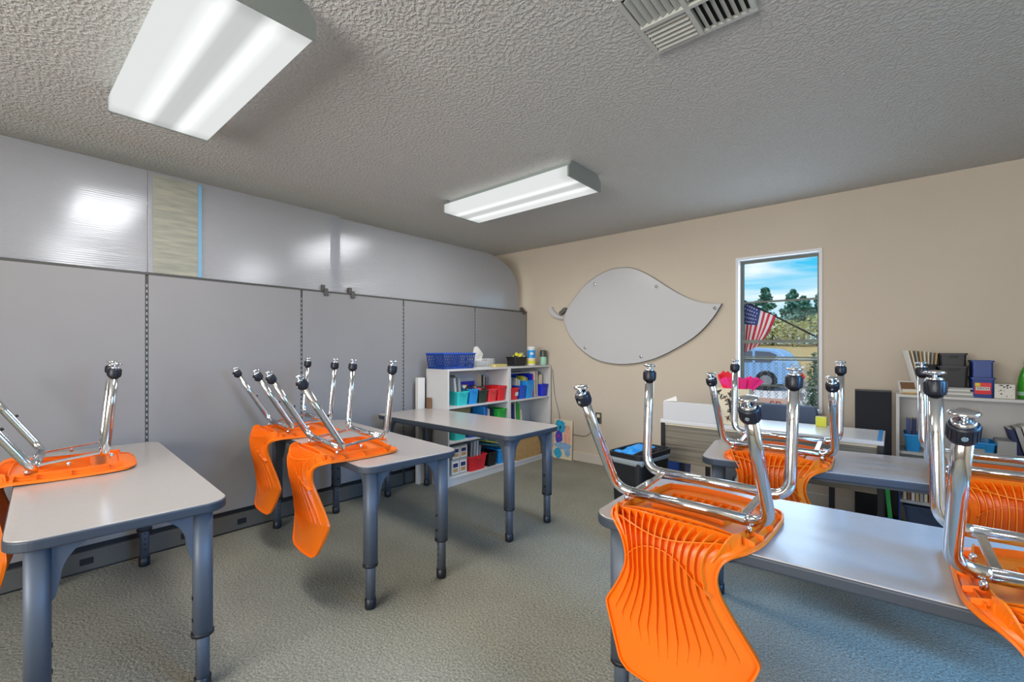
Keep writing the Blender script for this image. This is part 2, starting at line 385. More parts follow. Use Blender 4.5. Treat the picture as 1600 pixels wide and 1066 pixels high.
# unseen windows, added as settings for the right and rear fill lights
def side_window(name, ax, pos, a0, a1, z0, z1):
    mb = MB(); f = .05
    def bx(p, q, r, s):
        if ax == 'x': mb.box(pos+.03, pos+.09, p, q, r, s)
        else: mb.box(p, q, pos-.09, pos-.03, r, s)
    bx(a0, a0+f, z0, z1); bx(a1-f, a1, z0, z1); bx(a0+f, a1-f, z1-f, z1); bx(a0+f, a1-f, z0, z0+f); bx(a0+f, a1-f, (z0+z1)/2-.02, (z0+z1)/2+.02)
    struct(mb.build(name, M['frame_white']))
side_window('added_window_3', 'x', XR, .95, 2.15, .7, 2.2)
side_window('added_window_4', 'y', YF, -2.0, .6, .85, 2.15)

# ------------------------------------------------------------------ cubicle partition
seams = [-1.30, -.31, .626, 1.556, 2.487, 3.412, 4.295]
plabs = ['grey fabric partition panel nearest, left end out of frame', 'grey fabric partition panel leftmost in view behind the front left table',
         'grey fabric partition panel between first and second dark seams behind the two upturned chairs', 'grey fabric partition panel second wide one, carrying two metal clips on top',
         'grey fabric partition panel directly behind the white bookshelf basket', 'grey fabric partition panel last one, ending at the beige wall']
for i in range(6):
    y0, y1 = seams[i], seams[i+1]; yc = (y0+y1)/2; wd = y1-y0
    if i == 0: continue
    t = thing('partition_panel', plabs[i], 'partition', (XP-.03, yc, 0), 0, 'cubicle partition panels along the left side')
    MB().box(.004, .03, -wd/2+.008, wd/2-.008, .15, 1.700).build('fabric_panel', M['partition_fabric'], t, bevel=.003)
    MB().box(-.03, .004, -wd/2+.008, wd/2-.008, .15, 1.700).build('rear_fabric_panel', M['partition_fabric'], t)
    MB().box(-.03, .031, -wd/2, wd/2, 1.700, 1.714).build('top_cap', M['dark_trim'], t)
    mb = MB().box(-.03, .022, wd/2-.008, wd/2+.008, 0, 1.700)
    for k in range(40): mb.box(.022, .0228, wd/2-.003, wd/2+.003, .30+k*.034, .30+k*.034+.016, 1)
    mb.build('slotted_post', [M['dark_trim'], M['greycard']], t)
    mb = MB().box(-.03, .036, -wd/2+.01, wd/2-.01, 0.012, .118)
    mb.box(.036, .0375, -wd/2+.02, wd/2-.02, .098, .104)
    mb.build('raceway', M['raceway'], t, bevel=.004)
    MB().box(-.03, .012, -wd/2+.01, wd/2-.01, .118, .15).build('shadow_gap', M['black'], t)
    MB().box(-.02, .02, -wd/2+.01, wd/2-.01, 0, .012).build('base_foot', M['black'], t)
    for yy in ({1: (.20,), 2: (-.27, -.17, .05), 3: (.12,)}.get(i, ())):
        MB().box(.036, .040, yy-.028, yy+.028, .045, .082).build('outlet_cover', M['black'], t, bevel=.002)
# translucent sheets above the partition
def sheet(y0, y1, ztop, label, x=XP-.03, curve=None):
    if curve: poly = [(y0, 1.716)]+[(y1, 1.716)]+curve+[(y0, ztop)]
    else: poly = [(y0, 1.716), (y1, 1.716), (y1, ztop), (y0, ztop)]
    Mx = Matrix(((0, 0, 1, x), (1, 0, 0, 0), (0, 1, 0, 0), (0, 0, 0, 1)))
    o = MB().prism(poly, -.004, .004, 0, Mx).build('polycarbonate_sheet', M['poly'])
    tag(o, label, 'translucent panel', 'translucent sheets above the partition')
sheet(-.6, .628, 2.335, 'milky ribbed plastic sheet leftmost above the grey partition', XP-.012)
sheet(.632, 1.87, 2.335, 'milky ribbed plastic sheet above the second partition panel', XP-.012)
cv = [(y, 1.94+.385*math.sqrt(max(0, 1-((y-3.60)/.56)**2))) for y in [4.16, 4.158, 4.15, 4.13, 4.10, 4.05, 3.98, 3.90, 3.80, 3.70, 3.60]]
sheet(1.80, 4.16, 2.325, 'milky ribbed plastic sheet with a rounded far corner near the beige wall', XP-.030, cv)
def strip_mat():
    m, nt, b = mat_new('cream_gap_paint'); N = nt.nodes; L = nt.links
    tc = N.new('ShaderNodeTexCoord'); mp = N.new('ShaderNodeMapping'); mp.inputs['Scale'].default_value = (1, 3.5, 26)
    n = N.new('ShaderNodeTexNoise'); n.inputs['Scale'].default_value = 1.6; n.inputs['Detail'].default_value = 3
    r = N.new('ShaderNodeValToRGB'); r.color_ramp.elements[0].position = .35; r.color_ramp.elements[1].position = .65
    r.color_ramp.elements[0].color = lin((166, 168, 160)); r.color_ramp.elements[1].color = lin((190, 190, 176))
    L.new(tc.outputs['Object'], mp.inputs['Vector']); L.new(mp.outputs['Vector'], n.inputs['Vector']); L.new(n.outputs['Fac'], r.inputs['Fac'])
    t = N.new('ShaderNodeBsdfTranslucent'); mx = N.new('ShaderNodeMixShader'); mx.inputs[0].default_value = .4; d = N.new('ShaderNodeBsdfDiffuse')
    for q in (t, d): L.new(r.outputs['Color'], q.inputs['Color'])
    L.new(d.outputs[0], mx.inputs[1]); L.new(t.outputs[0], mx.inputs[2]); L.new(mx.outputs[0], N['Material Output'].inputs['Surface'])
    return m
# cream strip before the sheets, painted as a see-through gap; blue edge strip
mb = MB().box(-.003, .003, 0, .23, 0, .60); o = mb.build('see_through_stand_in', strip_mat(), loc=(XP-.002, .655, 1.716))
tag(o, 'narrow cream strip standing in for the see-through gap left of the blue edge', 'plastic strip')
mb = MB().box(-.003, .003, 0, .022, 0, .60); o = mb.build('blue_edge_strip', pm('blue_film', (112, 158, 190), .5), loc=(XP-.002, .886, 1.716))
tag(o, 'thin blue vertical strip beside the cream strip above the partition', 'plastic strip')
def clip(y, lab, s=1):
    t = thing('panel_clip', lab, 'clip', (XP-.015, y, 1.714), 0, 'metal clips on the partition top')
    MB().box(-.02, .022, -.025, .003, -.01, .045).build('clip_plate', M['dark_trim'], t, bevel=.003)
    MB().box(.018, .028, -.008, .026, -.04, .018).build('clip_jaw', M['dark_trim'], t, bevel=.003)
clip(1.735, 'grey metal clip on the partition top, left one of the pair'); clip(1.965, 'grey metal clip on the partition top, right one of the pair'); clip(4.222, 'small grey clip at the far end of the partition top by the wall')

# ------------------------------------------------------------------ ceiling lamps
def lamp_label(i): return ['large white wraparound ceiling lamp at the upper left, nearest the camera', 'white wraparound ceiling lamp in the middle, seen further off',
    'ceiling lamp beyond the partition, blurred behind the left sheet, nearer one', 'ceiling lamp beyond the partition, blurred behind the left sheet, farther one',
    'ceiling lamp beyond the partition, blurred behind the middle sheet, nearer one', 'ceiling lamp beyond the partition, blurred behind the middle sheet, farther one'][i]
def make_lamp():
    t = thing('ceiling_lamp', lamp_label(0), 'ceiling lamp', (-2.19, .565, H), 0, 'wraparound ceiling lamps')
    hw, d = .20, .11
    sec = [(-hw+.006, -d), (hw-.006, -d), (hw, -d+.006), (hw, -.045), (hw-.05, -.022), (-hw+.05, -.022), (-hw, -.045), (-hw, -d+.006)]
    Mx = Matrix(((0, 0, 1, 0), (1, 0, 0, 0), (0, 1, 0, 0), (0, 0, 0, 1)))
    MB().prism(sec, -.595, .595, 0, Mx).build('lens', M['lens'], t)
    sc = [(-hw-.003, -d-.003), (hw+.003, -d-.003), (hw+.003, -.05), (hw-.012, -.035), (hw-.022, -.02), (hw-.04, -.004), (-hw+.04, -.004), (-hw+.022, -.02), (-hw+.012, -.035), (-hw-.003, -.05)]
    for s in (-1, 1):
        MB().prism(sc, .595*s, .607*s, 0, Mx).build('end_cap', M['lampmetal'], t)
    MB().box(-.59, .59, -hw+.05, hw-.05, -.022, 0).build('housing', M['lampmetal'], t)
    return t
lamps = [make_lamp()]
for i, (x, y) in enumerate([(-2.19, 2.61), (-4.85, .60), (-7.1, .60), (-4.75, 2.45), (-7.0, 2.45)]):
    lamps.append(dup(lamps[0], (x, y, H), 0, lamp_label(i+1)))
for i, l in enumerate(lamps):    # the tubes' own light
    far = i >= 2
    light('lamp_tubes', 'AREA', (l.location.x, l.location.y, H-.125), (0, 0, 0), 25 if not far else 20, (1.0, .975, .93), shape='RECTANGLE', size=1.15, size_y=.36)
# soft spill of the lens sides towards the ceiling comes from the lens itself

# ------------------------------------------------------------------ ceiling vent
def vent():
    t = thing('ceiling_vent', 'off-white four-way ceiling air vent at the top of the view', 'air vent', (-.56, 1.60, H))
    a = .19
    mb = MB()
    for x0, x1, y0, y1 in ((-a, a, -a, -a+.022), (-a, a, a-.022, a), (-a, -a+.022, -a+.022, a-.022), (a-.022, a, -a+.022, a-.022)): mb.box(x0, x1, y0, y1, -.016, -.001)
    mb.build('flange', M['vent'], t, bevel=.004)
    MB().box(-a+.02, a-.02, -a+.02, a-.02, -.004, -.0005).build('duct_opening', M['void'], t)
    i = a-.022
    MB().box(-.008, .008, -i, i, -.026, -.004).build('divider', M['vent'], t); MB().box(-i, -.008, -.008, .008, -.026, -.004).build('divider', M['vent'], t); MB().box(.008, i, -.008, .008, -.026, -.004).build('divider', M['vent'], t)
    quads = [((.012, i-.004), (.012, i-.004), 'x', -1), ((-i+.004, -.012), (-i+.004, -.012), 'x', 1), ((-i+.004, -.012), (.012, i-.004), 'y', 1), ((.012, i-.004), (-i+.004, -.012), 'y', -1)]
    for (x0, x1), (y0, y1), ax, sg in quads:
        for k in range(6):
            f = (k+.5)/6
            if ax == 'x':     # louvre runs along y
                x = x0+(x1-x0)*f; mb = MB().bar((x, y0, -.015), (x, y1, -.015), .021, .0022)
            else:
                y = y0+(y1-y0)*f; mb = MB().bar((x0, y, -.015), (x1, y, -.015), .021, .0022)
            c = Vector((0, 0, 0))
            pv = Vector((x, 0, -.015)) if ax == 'x' else Vector((0, y, -.015))
            R = Matrix.Translation(pv) @ Matrix.Rotation(math.radians(-38)*sg, 4, 'Y' if ax == 'x' else 'X') @ Matrix.Translation(-pv)
            mb.v = [tuple(R @ Vector(v)) for v in mb.v]
            mb.build('louvre', M['vent'], t)
vent()

# ------------------------------------------------------------------ tables
TZ = .70
def make_table(depth=.56, length=1.52):
    t = thing('classroom_table', '', 'table', (0, 0, 0), 0, 'grey classroom tables')
    hl, hd = length/2, depth/2
    MB().prism(rrect(-hl+.003, hl-.003, -hd+.003, hd-.003, .072, 10), TZ-.012, TZ, 0).build('tabletop', M['top'], t, bevel=.0015)
    MB().prism(rrect(-hl, hl, -hd, hd, .075, 10), TZ-.036, TZ-.0025, 0, smooth=False).build('edge_band', M['edge'], t, bevel=.006, seg=3)
    MB().box(-hl+.16, hl-.16, hd-.10, hd-.075, TZ-.062, TZ-.036).build('steel_rail', M['leg'], t)
    MB().box(-hl+.16, hl-.16, -hd+.075, -hd+.10, TZ-.062, TZ-.036).build('steel_rail', M['leg'], t)
    for sx in (-1, 1):
        for sy in (-1, 1):
            x, y = sx*(hl-.078), sy*(hd-.072)
            up = MB().prism(rrect(-.033, .033, -.030, .030, .022, 5), .215, TZ-.036, 0, T(x, y), True)
            leg = up.build('leg', M['leg'], t)
            # flared curved brackets, one along each side of the corner
            prof = [(0, 0), (.13, 0), (.13, -.008)]+[(.13-.105*math.sin(a), -.008-.11*(1-math.cos(a))) for a in [PI/2*k/8 for k in range(1, 9)]]+[(.014, -.17), (0, -.19)]
            mb = MB()
            for ax in (0, 1):
                if ax == 0: Mx = Matrix(((-sx, 0, 0, x-sx*.026), (0, 0, 1, y), (0, 1, 0, TZ-.036), (0, 0, 0, 1))); th = .022
                else: Mx = Matrix(((0, 0, 1, x), (-sy, 0, 0, y-sy*.024), (0, 1, 0, TZ-.036), (0, 0, 0, 1))); th = .022
                mb.prism(prof, -th/2, th/2, 0, Mx)
            mb.build('corner_bracket', M['leg'], leg)
            MB().lathe([(.0365, .205), (.0365, .215), (.034, .218)], 20, 0, T(x, y)).build('collar', M['black'], leg)
            lo = MB().prism(rrect(-.023, .023, -.021, .021, .016, 5), .045, .30, 0, T(x, y), True)
            mb = lo
            for k in range(4):
                for ax in (0, 1):
                    z = .10+.030*k
                    Mx = T(x-sx*.0225, y, z, 0, 0, PI/2) if ax == 0 else T(x, y-sy*.0205, z, 0, PI/2)
                    mb.lathe([(.0045, -.0012), (.0045, .0012)], 10, 1, Mx, False)
            lo.build('leg_extension', [M['leg'], M['black']], leg)
            for z in (.265, .345):
                Mx = T(x-sx*.0325, y, z, 0, 0, PI/2)
                MB().lathe([(.0075, -.003), (.0075, .003)], 14, 0, Mx, False).build('bolt', M['black'], leg)
                Mx = T(x, y-sy*.0295, z, 0, PI/2)
                MB().lathe([(.0075, -.003), (.0075, .003)], 14, 0, Mx, False).build('bolt', M['black'], leg)
            MB().lathe([(.020, 0), (.026, .004), (.027, .012), (.027, .050), (.024, .052)], 20, 0, T(x, y)).build('foot_glide', M['ferrule'], leg)
    return t
tb = make_table()
G = 'grey classroom tables'
def ctr(x0, y0, rz):  # helper: centre from the right near corner of a left-side table (x=-1.86 side)
    return (x0-.76*math.cos(rz), y0-.76*math.sin(rz), 0)
tables = [
 ('front left grey table with one upturned orange chair, short end facing right', ctr(-1.865, .30, -.055), -.055),
 ('left side grey table behind the front one, carrying two upturned orange chairs', ctr(-1.83, 1.40, -.085), -.085),
 ('empty grey table in front of the white bookshelf', ctr(-1.835, 2.415, -.0), -.0),
 ('grey table nearest the camera on the right, with two upturned orange chairs', (-.785+.76, 1.615, 0), .045),
]
tb.location = tables[0][1]; tb.rotation_euler = (0, 0, tables[0][2]); tb['label'] = tables[0][0]
for lab, loc, rz in tables[1:]: dup(tb, loc, rz, lab, G)
dup(tb, (-.80+.753, 2.63+.113, 0), .15, 'grey table between the oak desk and the near right table, with two upturned orange chairs', G)

# ------------------------------------------------------------------ orange chairs, upside down (local z=0 is the table surface)
st = [(.318, .006, .10, .004), (.312, .016, .155, .010), (.285, .026, .198, .018), (.22, .030, .218, .022), (.12, .028, .223, .022), (.03, .029, .226, .022), (-.04, .033, .225, .024),
      (-.085, .033, .215, .026), (-.125, .022, .194, .028), (-.150, -.004, .168, .030), (-.160, -.040, .148, .033), (-.160, -.085, .139, .036), (-.152, -.135, .146, .040),
      (-.142, -.190, .172, .044), (-.135, -.240, .203, .048), (-.131, -.283, .231, .050), (-.130, -.303, .231, .048), (-.131, -.35, .209, .040), (-.134, -.40, .183, .030), (-.137, -.434, .162, .022), (-.139, -.450, .128, .014)]
SUB = 4
SP = catmull(st, SUB)
def shell_frames():
    fr = []
    for i in range(len(SP)):
        a = SP[max(i-1, 0)]; b = SP[min(i+1, len(SP)-1)]
        ty, tz = b[0]-a[0], b[1]-a[1]; l = math.hypot(ty, tz); ty /= l; tz /= l
        fr.append((SP[i][0], SP[i][1], SP[i][2], SP[i][3], (-tz, ty)))   # sitter normal: seat -> -z ; back -> +y
    return fr
FR = shell_frames()
def SS(i, f, out=0.0):
    """point on the outer face at station i (float, raw index), lateral fraction f, lifted 'out' away from the sitter"""
    q = min(max(i*SUB, 0), len(FR)-1.001); k = int(q); t = q-k
    a, b = FR[k], FR[k+1]
    y = a[0]*(1-t)+b[0]*t; z = a[1]*(1-t)+b[1]*t; w_ = a[2]*(1-t)+b[2]*t; e_ = a[3]*(1-t)+b[3]*t
    ny = a[4][0]*(1-t)+b[4][0]*t; nz = a[4][1]*(1-t)+b[4][1]*t
    off = e_*abs(f)**2.6-out
    return Vector((w_*f, y+ny*off, z+nz*off))
def rot_t(p, t=.12):
    x, y, z = p; return Vector((x, y*math.cos(t)-z*math.sin(t), z*math.cos(t)+y*math.sin(t)))
def make_chair():
    t = thing('classroom_chair', '', 'chair', (0, 0, 0), 0, 'upturned orange chairs on the tables')
    nl = 24; ns = len(FR); mb = MB(); vs = []
    for lay in (0, 1):
        for i in range(ns):
            for j in range(nl+1):
                vs.append(SS(i/SUB, -1+2*j/nl, -.0045*lay))
    n = nl+1; fs = []
    for i in range(ns-1):
        for j in range(nl):
            a = i*n+j; fs.append((a, a+1, a+n+1, a+n)); o = ns*n; fs.append((o+a, o+a+n, o+a+n+1, o+a+1))
    o = ns*n
    for i in range(ns-1):
        fs.append((i*n, (i+1)*n, o+(i+1)*n, o+i*n)); a = i*n+nl; fs.append((a, o+a, o+a+n, a+n))
    for j in range(nl):
        fs.append((j, o+j, o+j+1, j+1)); a = (ns-1)*n+j; fs.append((a, a+1, o+a+1, o+a))
    mb.add(vs, fs, 0, True)
    def strip(path, th=.0032):
        """path: list of (station, f, height)"""
        k = len(path); vs = []
        base = [SS(s, f, -.001) for s, f, h_ in path]; top = [SS(s, f, h_) for s, f, h_ in path]
        for i in range(k):
            a = base[max(i-1, 0)]; b = base[min(i+1, k-1)]; tg = (b-a).normalized(); nn = (SS(path[i][0], path[i][1], .02)-base[i]).normalized()
            sd = tg.cross(nn).normalized()*th/2
            vs += [base[i]-sd, base[i]+sd, top[i]+sd, top[i]-sd]
        fs = []
        for i in range(k-1):
            q = 4*i
            for a, b in ((0, 1), (1, 2), (2, 3), (3, 0)): fs.append((q+a, q+b, q+4+b, q+4+a))
        fs += [(3, 2, 1, 0), (4*k-4, 4*k-3, 4*k-2, 4*k-1)]
        mb.add(vs, fs, 0, False)
    ls = lambda a, b, n_: [a+(b-a)*i/(n_-1) for i in range(n_)]
    # rolled rim all round
    rim = [(s, -.985, .007) for s in ls(.3, 20, 80)]; strip(rim, .006); strip([(s, .985, .007) for s in ls(.3, 20, 80)], .006)
    strip([(.12, f, .006) for f in ls(-.97, .97, 20)], .006); strip([(19.9, f, .006) for f in ls(-.97, .97, 20)], .005)
    # long ribs fanning down the back
    NR = 13
    for k in range(NR):
        f = -.80+1.6*k/(NR-1); end = 17.1-2.1*abs(f)**1.6 + (.25 if k % 2 else 0)
        P_ = []
        for s in ls(7.0, end, 34):
            hh = .010
            if s < 8: hh = .012+.016*(s-7)
            elif s < 10.5: hh = .028-.004*(s-8)
            else: hh = max(.0012, .018*(1-(s-10.5)/(end-10.5))**.8)
            P_.append((s, f*(1-.10*math.sin(PI*min(1, (s-7)/4))), hh))
        strip(P_, .003)
    # cross ribs
    strip([(7.2+.5*(1-(f/.9)**2), f, .024) for f in ls(-.88, .88, 30)], .003)
    strip([(8.0+1.0*(1-(f/.9)**2), f, .026) for f in ls(-.88, .88, 30)], .0032)
    strip([(11.6-1.9*(1-(f/.9)**2)+.5*f, f, .016) for f in ls(-.88, .88, 36)], .0028)
    # box ribs of the seat pan
    for sx in (-1, 1):
        strip([(s, sx*.80, .020) for s in ls(2.3, 7.2, 20)], .004)
        strip([(7.0+2.6*q, sx*(.86-.02*q), .012+.034*math.sin(PI*min(1, q*.9+.25))**1.5*(1-q*.6)) for q in ls(0, 1, 14)], .005)
        for s in (3.0, 4.2, 5.4, 6.5): strip([(s, sx*f, .014) for f in ls(.80, .97, 4)], .003)
        strip([(s, sx*.89, .010) for s in ls(2.6, 6.8, 20)], .0025)
    for s in (2.5, 6.9): strip([(s, f, .018) for f in ls(-.8, .8, 24)], .003)
    strip([(3.6, f, .012) for f in ls(-.5, .5, 12)], .003); strip([(5.4, f, .012) for f in ls(-.5, .5, 12)], .003)
    for k in range(9): f = -.5+k/8; strip([(s, f, .010) for s in ls(3.6, 5.4, 6)], .0025)
    mb.build('seat_shell', M['orange'], t)
    lb = MB(); pts = [SS(s, f, .002) for s, f in ((4.1, -.02), (4.1, .38), (4.9, .38), (4.9, -.02))]; pt2 = [p+Vector((0, 0, .0012)) for p in pts]
    lb.add(pts+pt2, [(3, 2, 1, 0), (4, 5, 6, 7), (0, 1, 5, 4), (1, 2, 6, 5), (2, 3, 7, 6), (3, 0, 4, 7)]); lb.build('care_label', M['paper'], t, label='pale label on the underside')
    # chrome frame
    r = .0165; zc = .062; R = .062
    legs = [(-1, 0, -.157), (1, 0, -.157), (-1, .215, .074), (1, .215, .074)]
    for sx, y0, dy in legs:
        c = Vector((sx*.238, y0, zc)); f = Vector((sx*.242, y0+dy, .412)); d = (f-c).normalized()
        a = c-Vector((sx*R, 0, 0)); b = c+d*R*.95
        pts = [a+(c-a)*0]+[((1-q)**2*a+2*q*(1-q)*c+q*q*b) for q in [k/10 for k in range(1, 11)]]+[c+(f-c)*.6, f]
        leg = MB().tube([rot_t(p) for p in pts], r, 18).build('leg', M['chrome'], t)
        dd = rot_t(d).normalized(); F_ = rot_t(f)
        Q = dd.to_track_quat('Z', 'Y').to_matrix().to_4x4()
        mb = MB().lathe([(.0205, -.020), (.0235, -.014), (.0235, .014), (.021, .018)], 24, 0, Matrix.Translation(F_) @ Q)
        nb = (Vector((0, -1, 0)) if dy < 0 else Vector((0, 1, 0))); 
        for k in range(18):
            a_ = 2*PI*k/18; p = Matrix.Translation(F_) @ Q @ Matrix.Rotation(a_, 4, 'Z')
            mb.box(.0225, .0245, -.0012, .0012, -.012, .013, 0, p)
        mb.lathe([(.005, 0), (.005, .003)], 10, 1, Matrix.Translation(F_) @ Q @ Matrix.Rotation(-PI/2, 4, 'Z') @ T(.0225, 0, 0, 0, 0, PI/2))
        mb.build('foot_cap', [M['ferrule'], M['chrome']], leg)
        mb = MB().lathe([(.0185, .0), (.0185, .006), (.016, .010)], 20, 0, Matrix.Translation(F_+dd*.016) @ Q)
        mb.lathe([(.005, .008), (.005, .020)], 12, 0, Matrix.Translation(F_+dd*.016) @ Q)
        mb.lathe([(.006, .016), (.0225, .020), (.0235, .023), (.020, .027), (.010, .029)], 24, 0, Matrix.Translation(F_+dd*.016) @ Matrix.Rotation(-.10*(1 if dy > 0 else -2.0), 4, 'X'))
        mb.build('floor_glide', M['chrome'], leg)
        if dy < 0:
            p = rot_t(c+(f-c)*.5); MB().lathe([(.006, .012), (.006, .022), (.0045, .024)], 12, 0, Matrix.Translation(p) @ T(0, 0, 0, 0, -PI/3)).build('bumper', M['ferrule'], leg)
    for y0 in (0, .215):
        a = Vector((-.238+R-.002, y0, zc)); b = Vector((.238-R+.002, y0, zc))
        MB().tube([rot_t(a), rot_t(b)], r, 18).build('frame_rail', M['chrome'], t)
    for sx in (-1, 1):
        MB().bar(rot_t((sx*.165, -.012, zc+.002)), rot_t((sx*.165, .226, zc+.002)), .020, .010).build('crossbar', M['chrome'], t, bevel=.002)
        for y0 in (-.022, .10, .237):
            MB().lathe([(.007, -.016), (.007, 0), (.004, .003)], 12, 0, Matrix.Translation(rot_t((sx*.190, y0, zc-.008)))).build('screw', M['chrome'], t)
    return t
ch = make_chair()
GC = 'upturned orange chairs on the tables'
chairs = [
 ('upturned orange chair largest in view, its ribbed back hanging off the near right table', (-.498, 1.416), -.059),
 ('upturned orange chair on the left side table, right one of its pair', (-2.243, 1.149), -.113),
 ('upturned orange chair on the left side table, left one of the pair near the partition', (-3.005, 1.238), -.103),
 ('upturned orange chair on the table before the oak desk, in front of the gift bag', (-.448, 2.516), .012),
 ('upturned orange chair on the front left table, cut by the left edge of the photo', (-2.865, .151), -.110),
 ('upturned orange chair at the right edge on the table before the oak desk', (.341, 2.57), .034),
 ('upturned orange chair at the right edge on the near right table, cut by the frame', (.330, 1.409), .039),
]
for i, (lab, (x, y), rz) in enumerate(chairs):
    if i == 0: ch.location = (x, y, TZ+.001); ch.rotation_euler = (0, 0, rz); ch['label'] = lab
    else: dup(ch, (x, y, TZ+.001), rz, lab, GC)
#PART2
# ================================================================== leaf whiteboard on the back wall
LO = [(170,540),(200,460),(260,370),(350,260),(450,180),(560,125),(660,105),(760,108),(860,145),(950,195),(1050,260),(1150,320),(1250,368),(1350,400),(1450,412),(1530,412)]
LB = [(1530,412),(1470,510),(1380,620),(1270,715),(1130,800),(1000,865),(900,900),(780,925),(660,932),(560,922),(460,895),(370,845),(280,765),(220,680),(185,600),(170,540)]
def wallpt(cx, cy, y=YB-.03, sc=5.517, ox=850, oy=400):
    u = ox+cx/sc; v = oy+cy/sc
    th = math.atan2(600, 701); dx = -701*math.sin(th)+(u-800)*math.cos(th); dy = 701*math.cos(th)+(u-800)*math.sin(th)
    t = y/dy; return (dx*t, 1.244+(547-v)*t)
o1 = catmull([wallpt(*p) for p in LO], 6)+catmull([wallpt(*p) for p in LB], 6)[1:-1]
cxm, czm = -2.05, 1.55
leaf = thing('leaf_whiteboard', 'large leaf-shaped white marker board mounted on the beige wall', 'whiteboard', (cxm, YB, czm))
Wy = Matrix(((1, 0, 0, 0), (0, 0, -1, 0), (0, 1, 0, 0), (0, 0, 0, 1)))     # local (x,z,depth) -> wall, depth towards the room
q = [(a-cxm, b-czm) for a, b in o1]
cen = (sum(a for a, b in q)/len(q), sum(b for a, b in q)/len(q))
MB().prism(q, .018, .032, 0, Wy).build('board_panel', M['whiteboard'], leaf)
q2 = [(cen[0]+(a-cen[0])*1.006, cen[1]+(b-cen[1])*1.010) for a, b in q]
MB().prism(q2, .014, .028, 0, Wy).build('dark_edge_trim', M['dark_trim'], leaf)
q3 = [(cen[0]+(a-cen[0])*.9, cen[1]+(b-cen[1])*.88) for a, b in q]
MB().prism(q3, .0, .014, 0, Wy).build('backing_board', M['dark_trim'], leaf)
for p in ((970, 265), (1475, 450), (357, 792), (837, 868), (440, 245)):
    a, b = wallpt(*p); MB().lathe([(.016, .030), (.016, .040), (.010, .043)], 18, 0, Wy @ T(a-cxm, b-czm)).build('mounting_screw', M['chrome'], leaf)
sp_ = [wallpt(*p) for p in ((40, 440), (58, 490), (90, 522), (130, 540), (172, 545))]
sq_ = [wallpt(*p) for p in ((172, 525), (140, 518), (108, 495), (84, 470), (72, 442))]
pl = [(a-cxm, b-czm) for a, b in catmull(sp_, 4)+catmull(sq_, 4)]
MB().prism(pl, .002, .05, 0, Wy).build('stem_tray', M['whiteboard'], leaf)
a, b = wallpt(168, 478)
er = thing('board_eraser', 'dark felt eraser resting on the stem of the leaf whiteboard', 'eraser', (a, YB-.045, b), rot=(0, -.62, 0))
MB().prism(rrect(-.055, .055, -.022, .022, .020, 6), -.02, .008, 0, Wy).build('handle', pm('eraser_grey', (96, 96, 92), .6), er)
MB().prism(rrect(-.052, .052, -.019, .019, .018, 6), -.034, -.02, 0, Wy).build('felt', M['black_soft'], er)

# ================================================================== generic small things
ORD = ['first', 'second', 'third', 'fourth', 'fifth', 'sixth', 'seventh', 'eighth', 'ninth', 'tenth', 'eleventh', 'twelfth', 'thirteenth', 'fourteenth']
def open_bin(name, lab, cat, loc, rz, w_, d, h_, m, taper=.84, handle=True, group=None, front_label=None, cut=0):
    """open plastic tub: w_ along local x, d along local y; local -y is the front"""
    t = thing(name, lab, cat, loc, rz, group)
    mb = MB(); n = 5; th = .003
    def ring(sc, z, ins): return [(x, y, z) for x, y in rrect(-w_/2*sc+ins, w_/2*sc-ins, -d/2*sc+ins, d/2*sc-ins, min(w_, d)*.10, n)]
    R_ = [ring(taper, 0, 0), ring(1, h_, 0), ring(1, h_, th), ring(taper, th, th)]
    k = len(R_[0]); vs = sum(R_, [])
    if cut: vs = [(x, y, z-(cut if (z > h_*.9 and y < -d*.2) else 0)) for x, y, z in vs]
    fs = [(r*k+i, r*k+(i+1) % k, (r+1)*k+(i+1) % k, (r+1)*k+i) for r in range(3) for i in range(k)]
    fs += [tuple(range(k-1, -1, -1)), tuple(range(3*k, 4*k))]
    mb.add(vs, fs, 0, False); mb.build('tub', m, t)
    if not cut:
        a = rrect(-w_/2-.006, w_/2+.006, -d/2-.006, d/2+.006, min(w_, d)*.11, n); b_ = rrect(-w_/2+.002, w_/2-.002, -d/2+.002, d/2-.002, min(w_, d)*.09, n)
        vs = [(x, y, h_-.010) for x, y in a]+[(x, y, h_) for x, y in a]+[(x, y, h_) for x, y in b_]+[(x, y, h_-.010) for x, y in b_]
        fs = [(r*k+i, r*k+(i+1) % k, ((r+1) % 4)*k+(i+1) % k, ((r+1) % 4)*k+i) for r in range(4) for i in range(k)]
        MB().add(vs, fs).build('rim', m, t)
    if handle:
        MB().box(-w_*.18, w_*.18, -d/2-.014, -d/2+.0, h_-.026, h_-.018).build('grip', m, t, bevel=.002)
    if front_label:
        lw, lh, lz, lm, side = front_label
        fy = -(d/2)*(taper+(1-taper)*lz/h_)-.0012; ta = math.atan((d/2*(1-taper))/h_)
        MB().box(-lw/2, lw/2, -.0006, .0006, -lh/2, lh/2).build('label_card', lm, t, loc=(side, fy, lz), rot=(ta, 0, 0))
    return t
def book(lab, loc, rz, th_, dep, h_, m, lean=0, tilt=0, group=None, name='book', cat='book', pages=True):
    """standing book: spine towards local -y, thickness along local x"""
    mb = MB()
    mb.box(-th_/2, -th_/2+.002, 0, dep, 0, h_, 0); mb.box(th_/2-.002, th_/2, 0, dep, 0, h_, 0); mb.box(-th_/2, th_/2, -.002, .001, 0, h_, 0)
    if pages: mb.box(-th_/2+.002, th_/2-.002, .001, dep-.004, .003, h_-.003, 1)
    o = mb.build(name, [m, M['paper']]); o.location = loc; o.rotation_euler = (tilt, lean, rz)
    return tag(o, lab, cat, group)
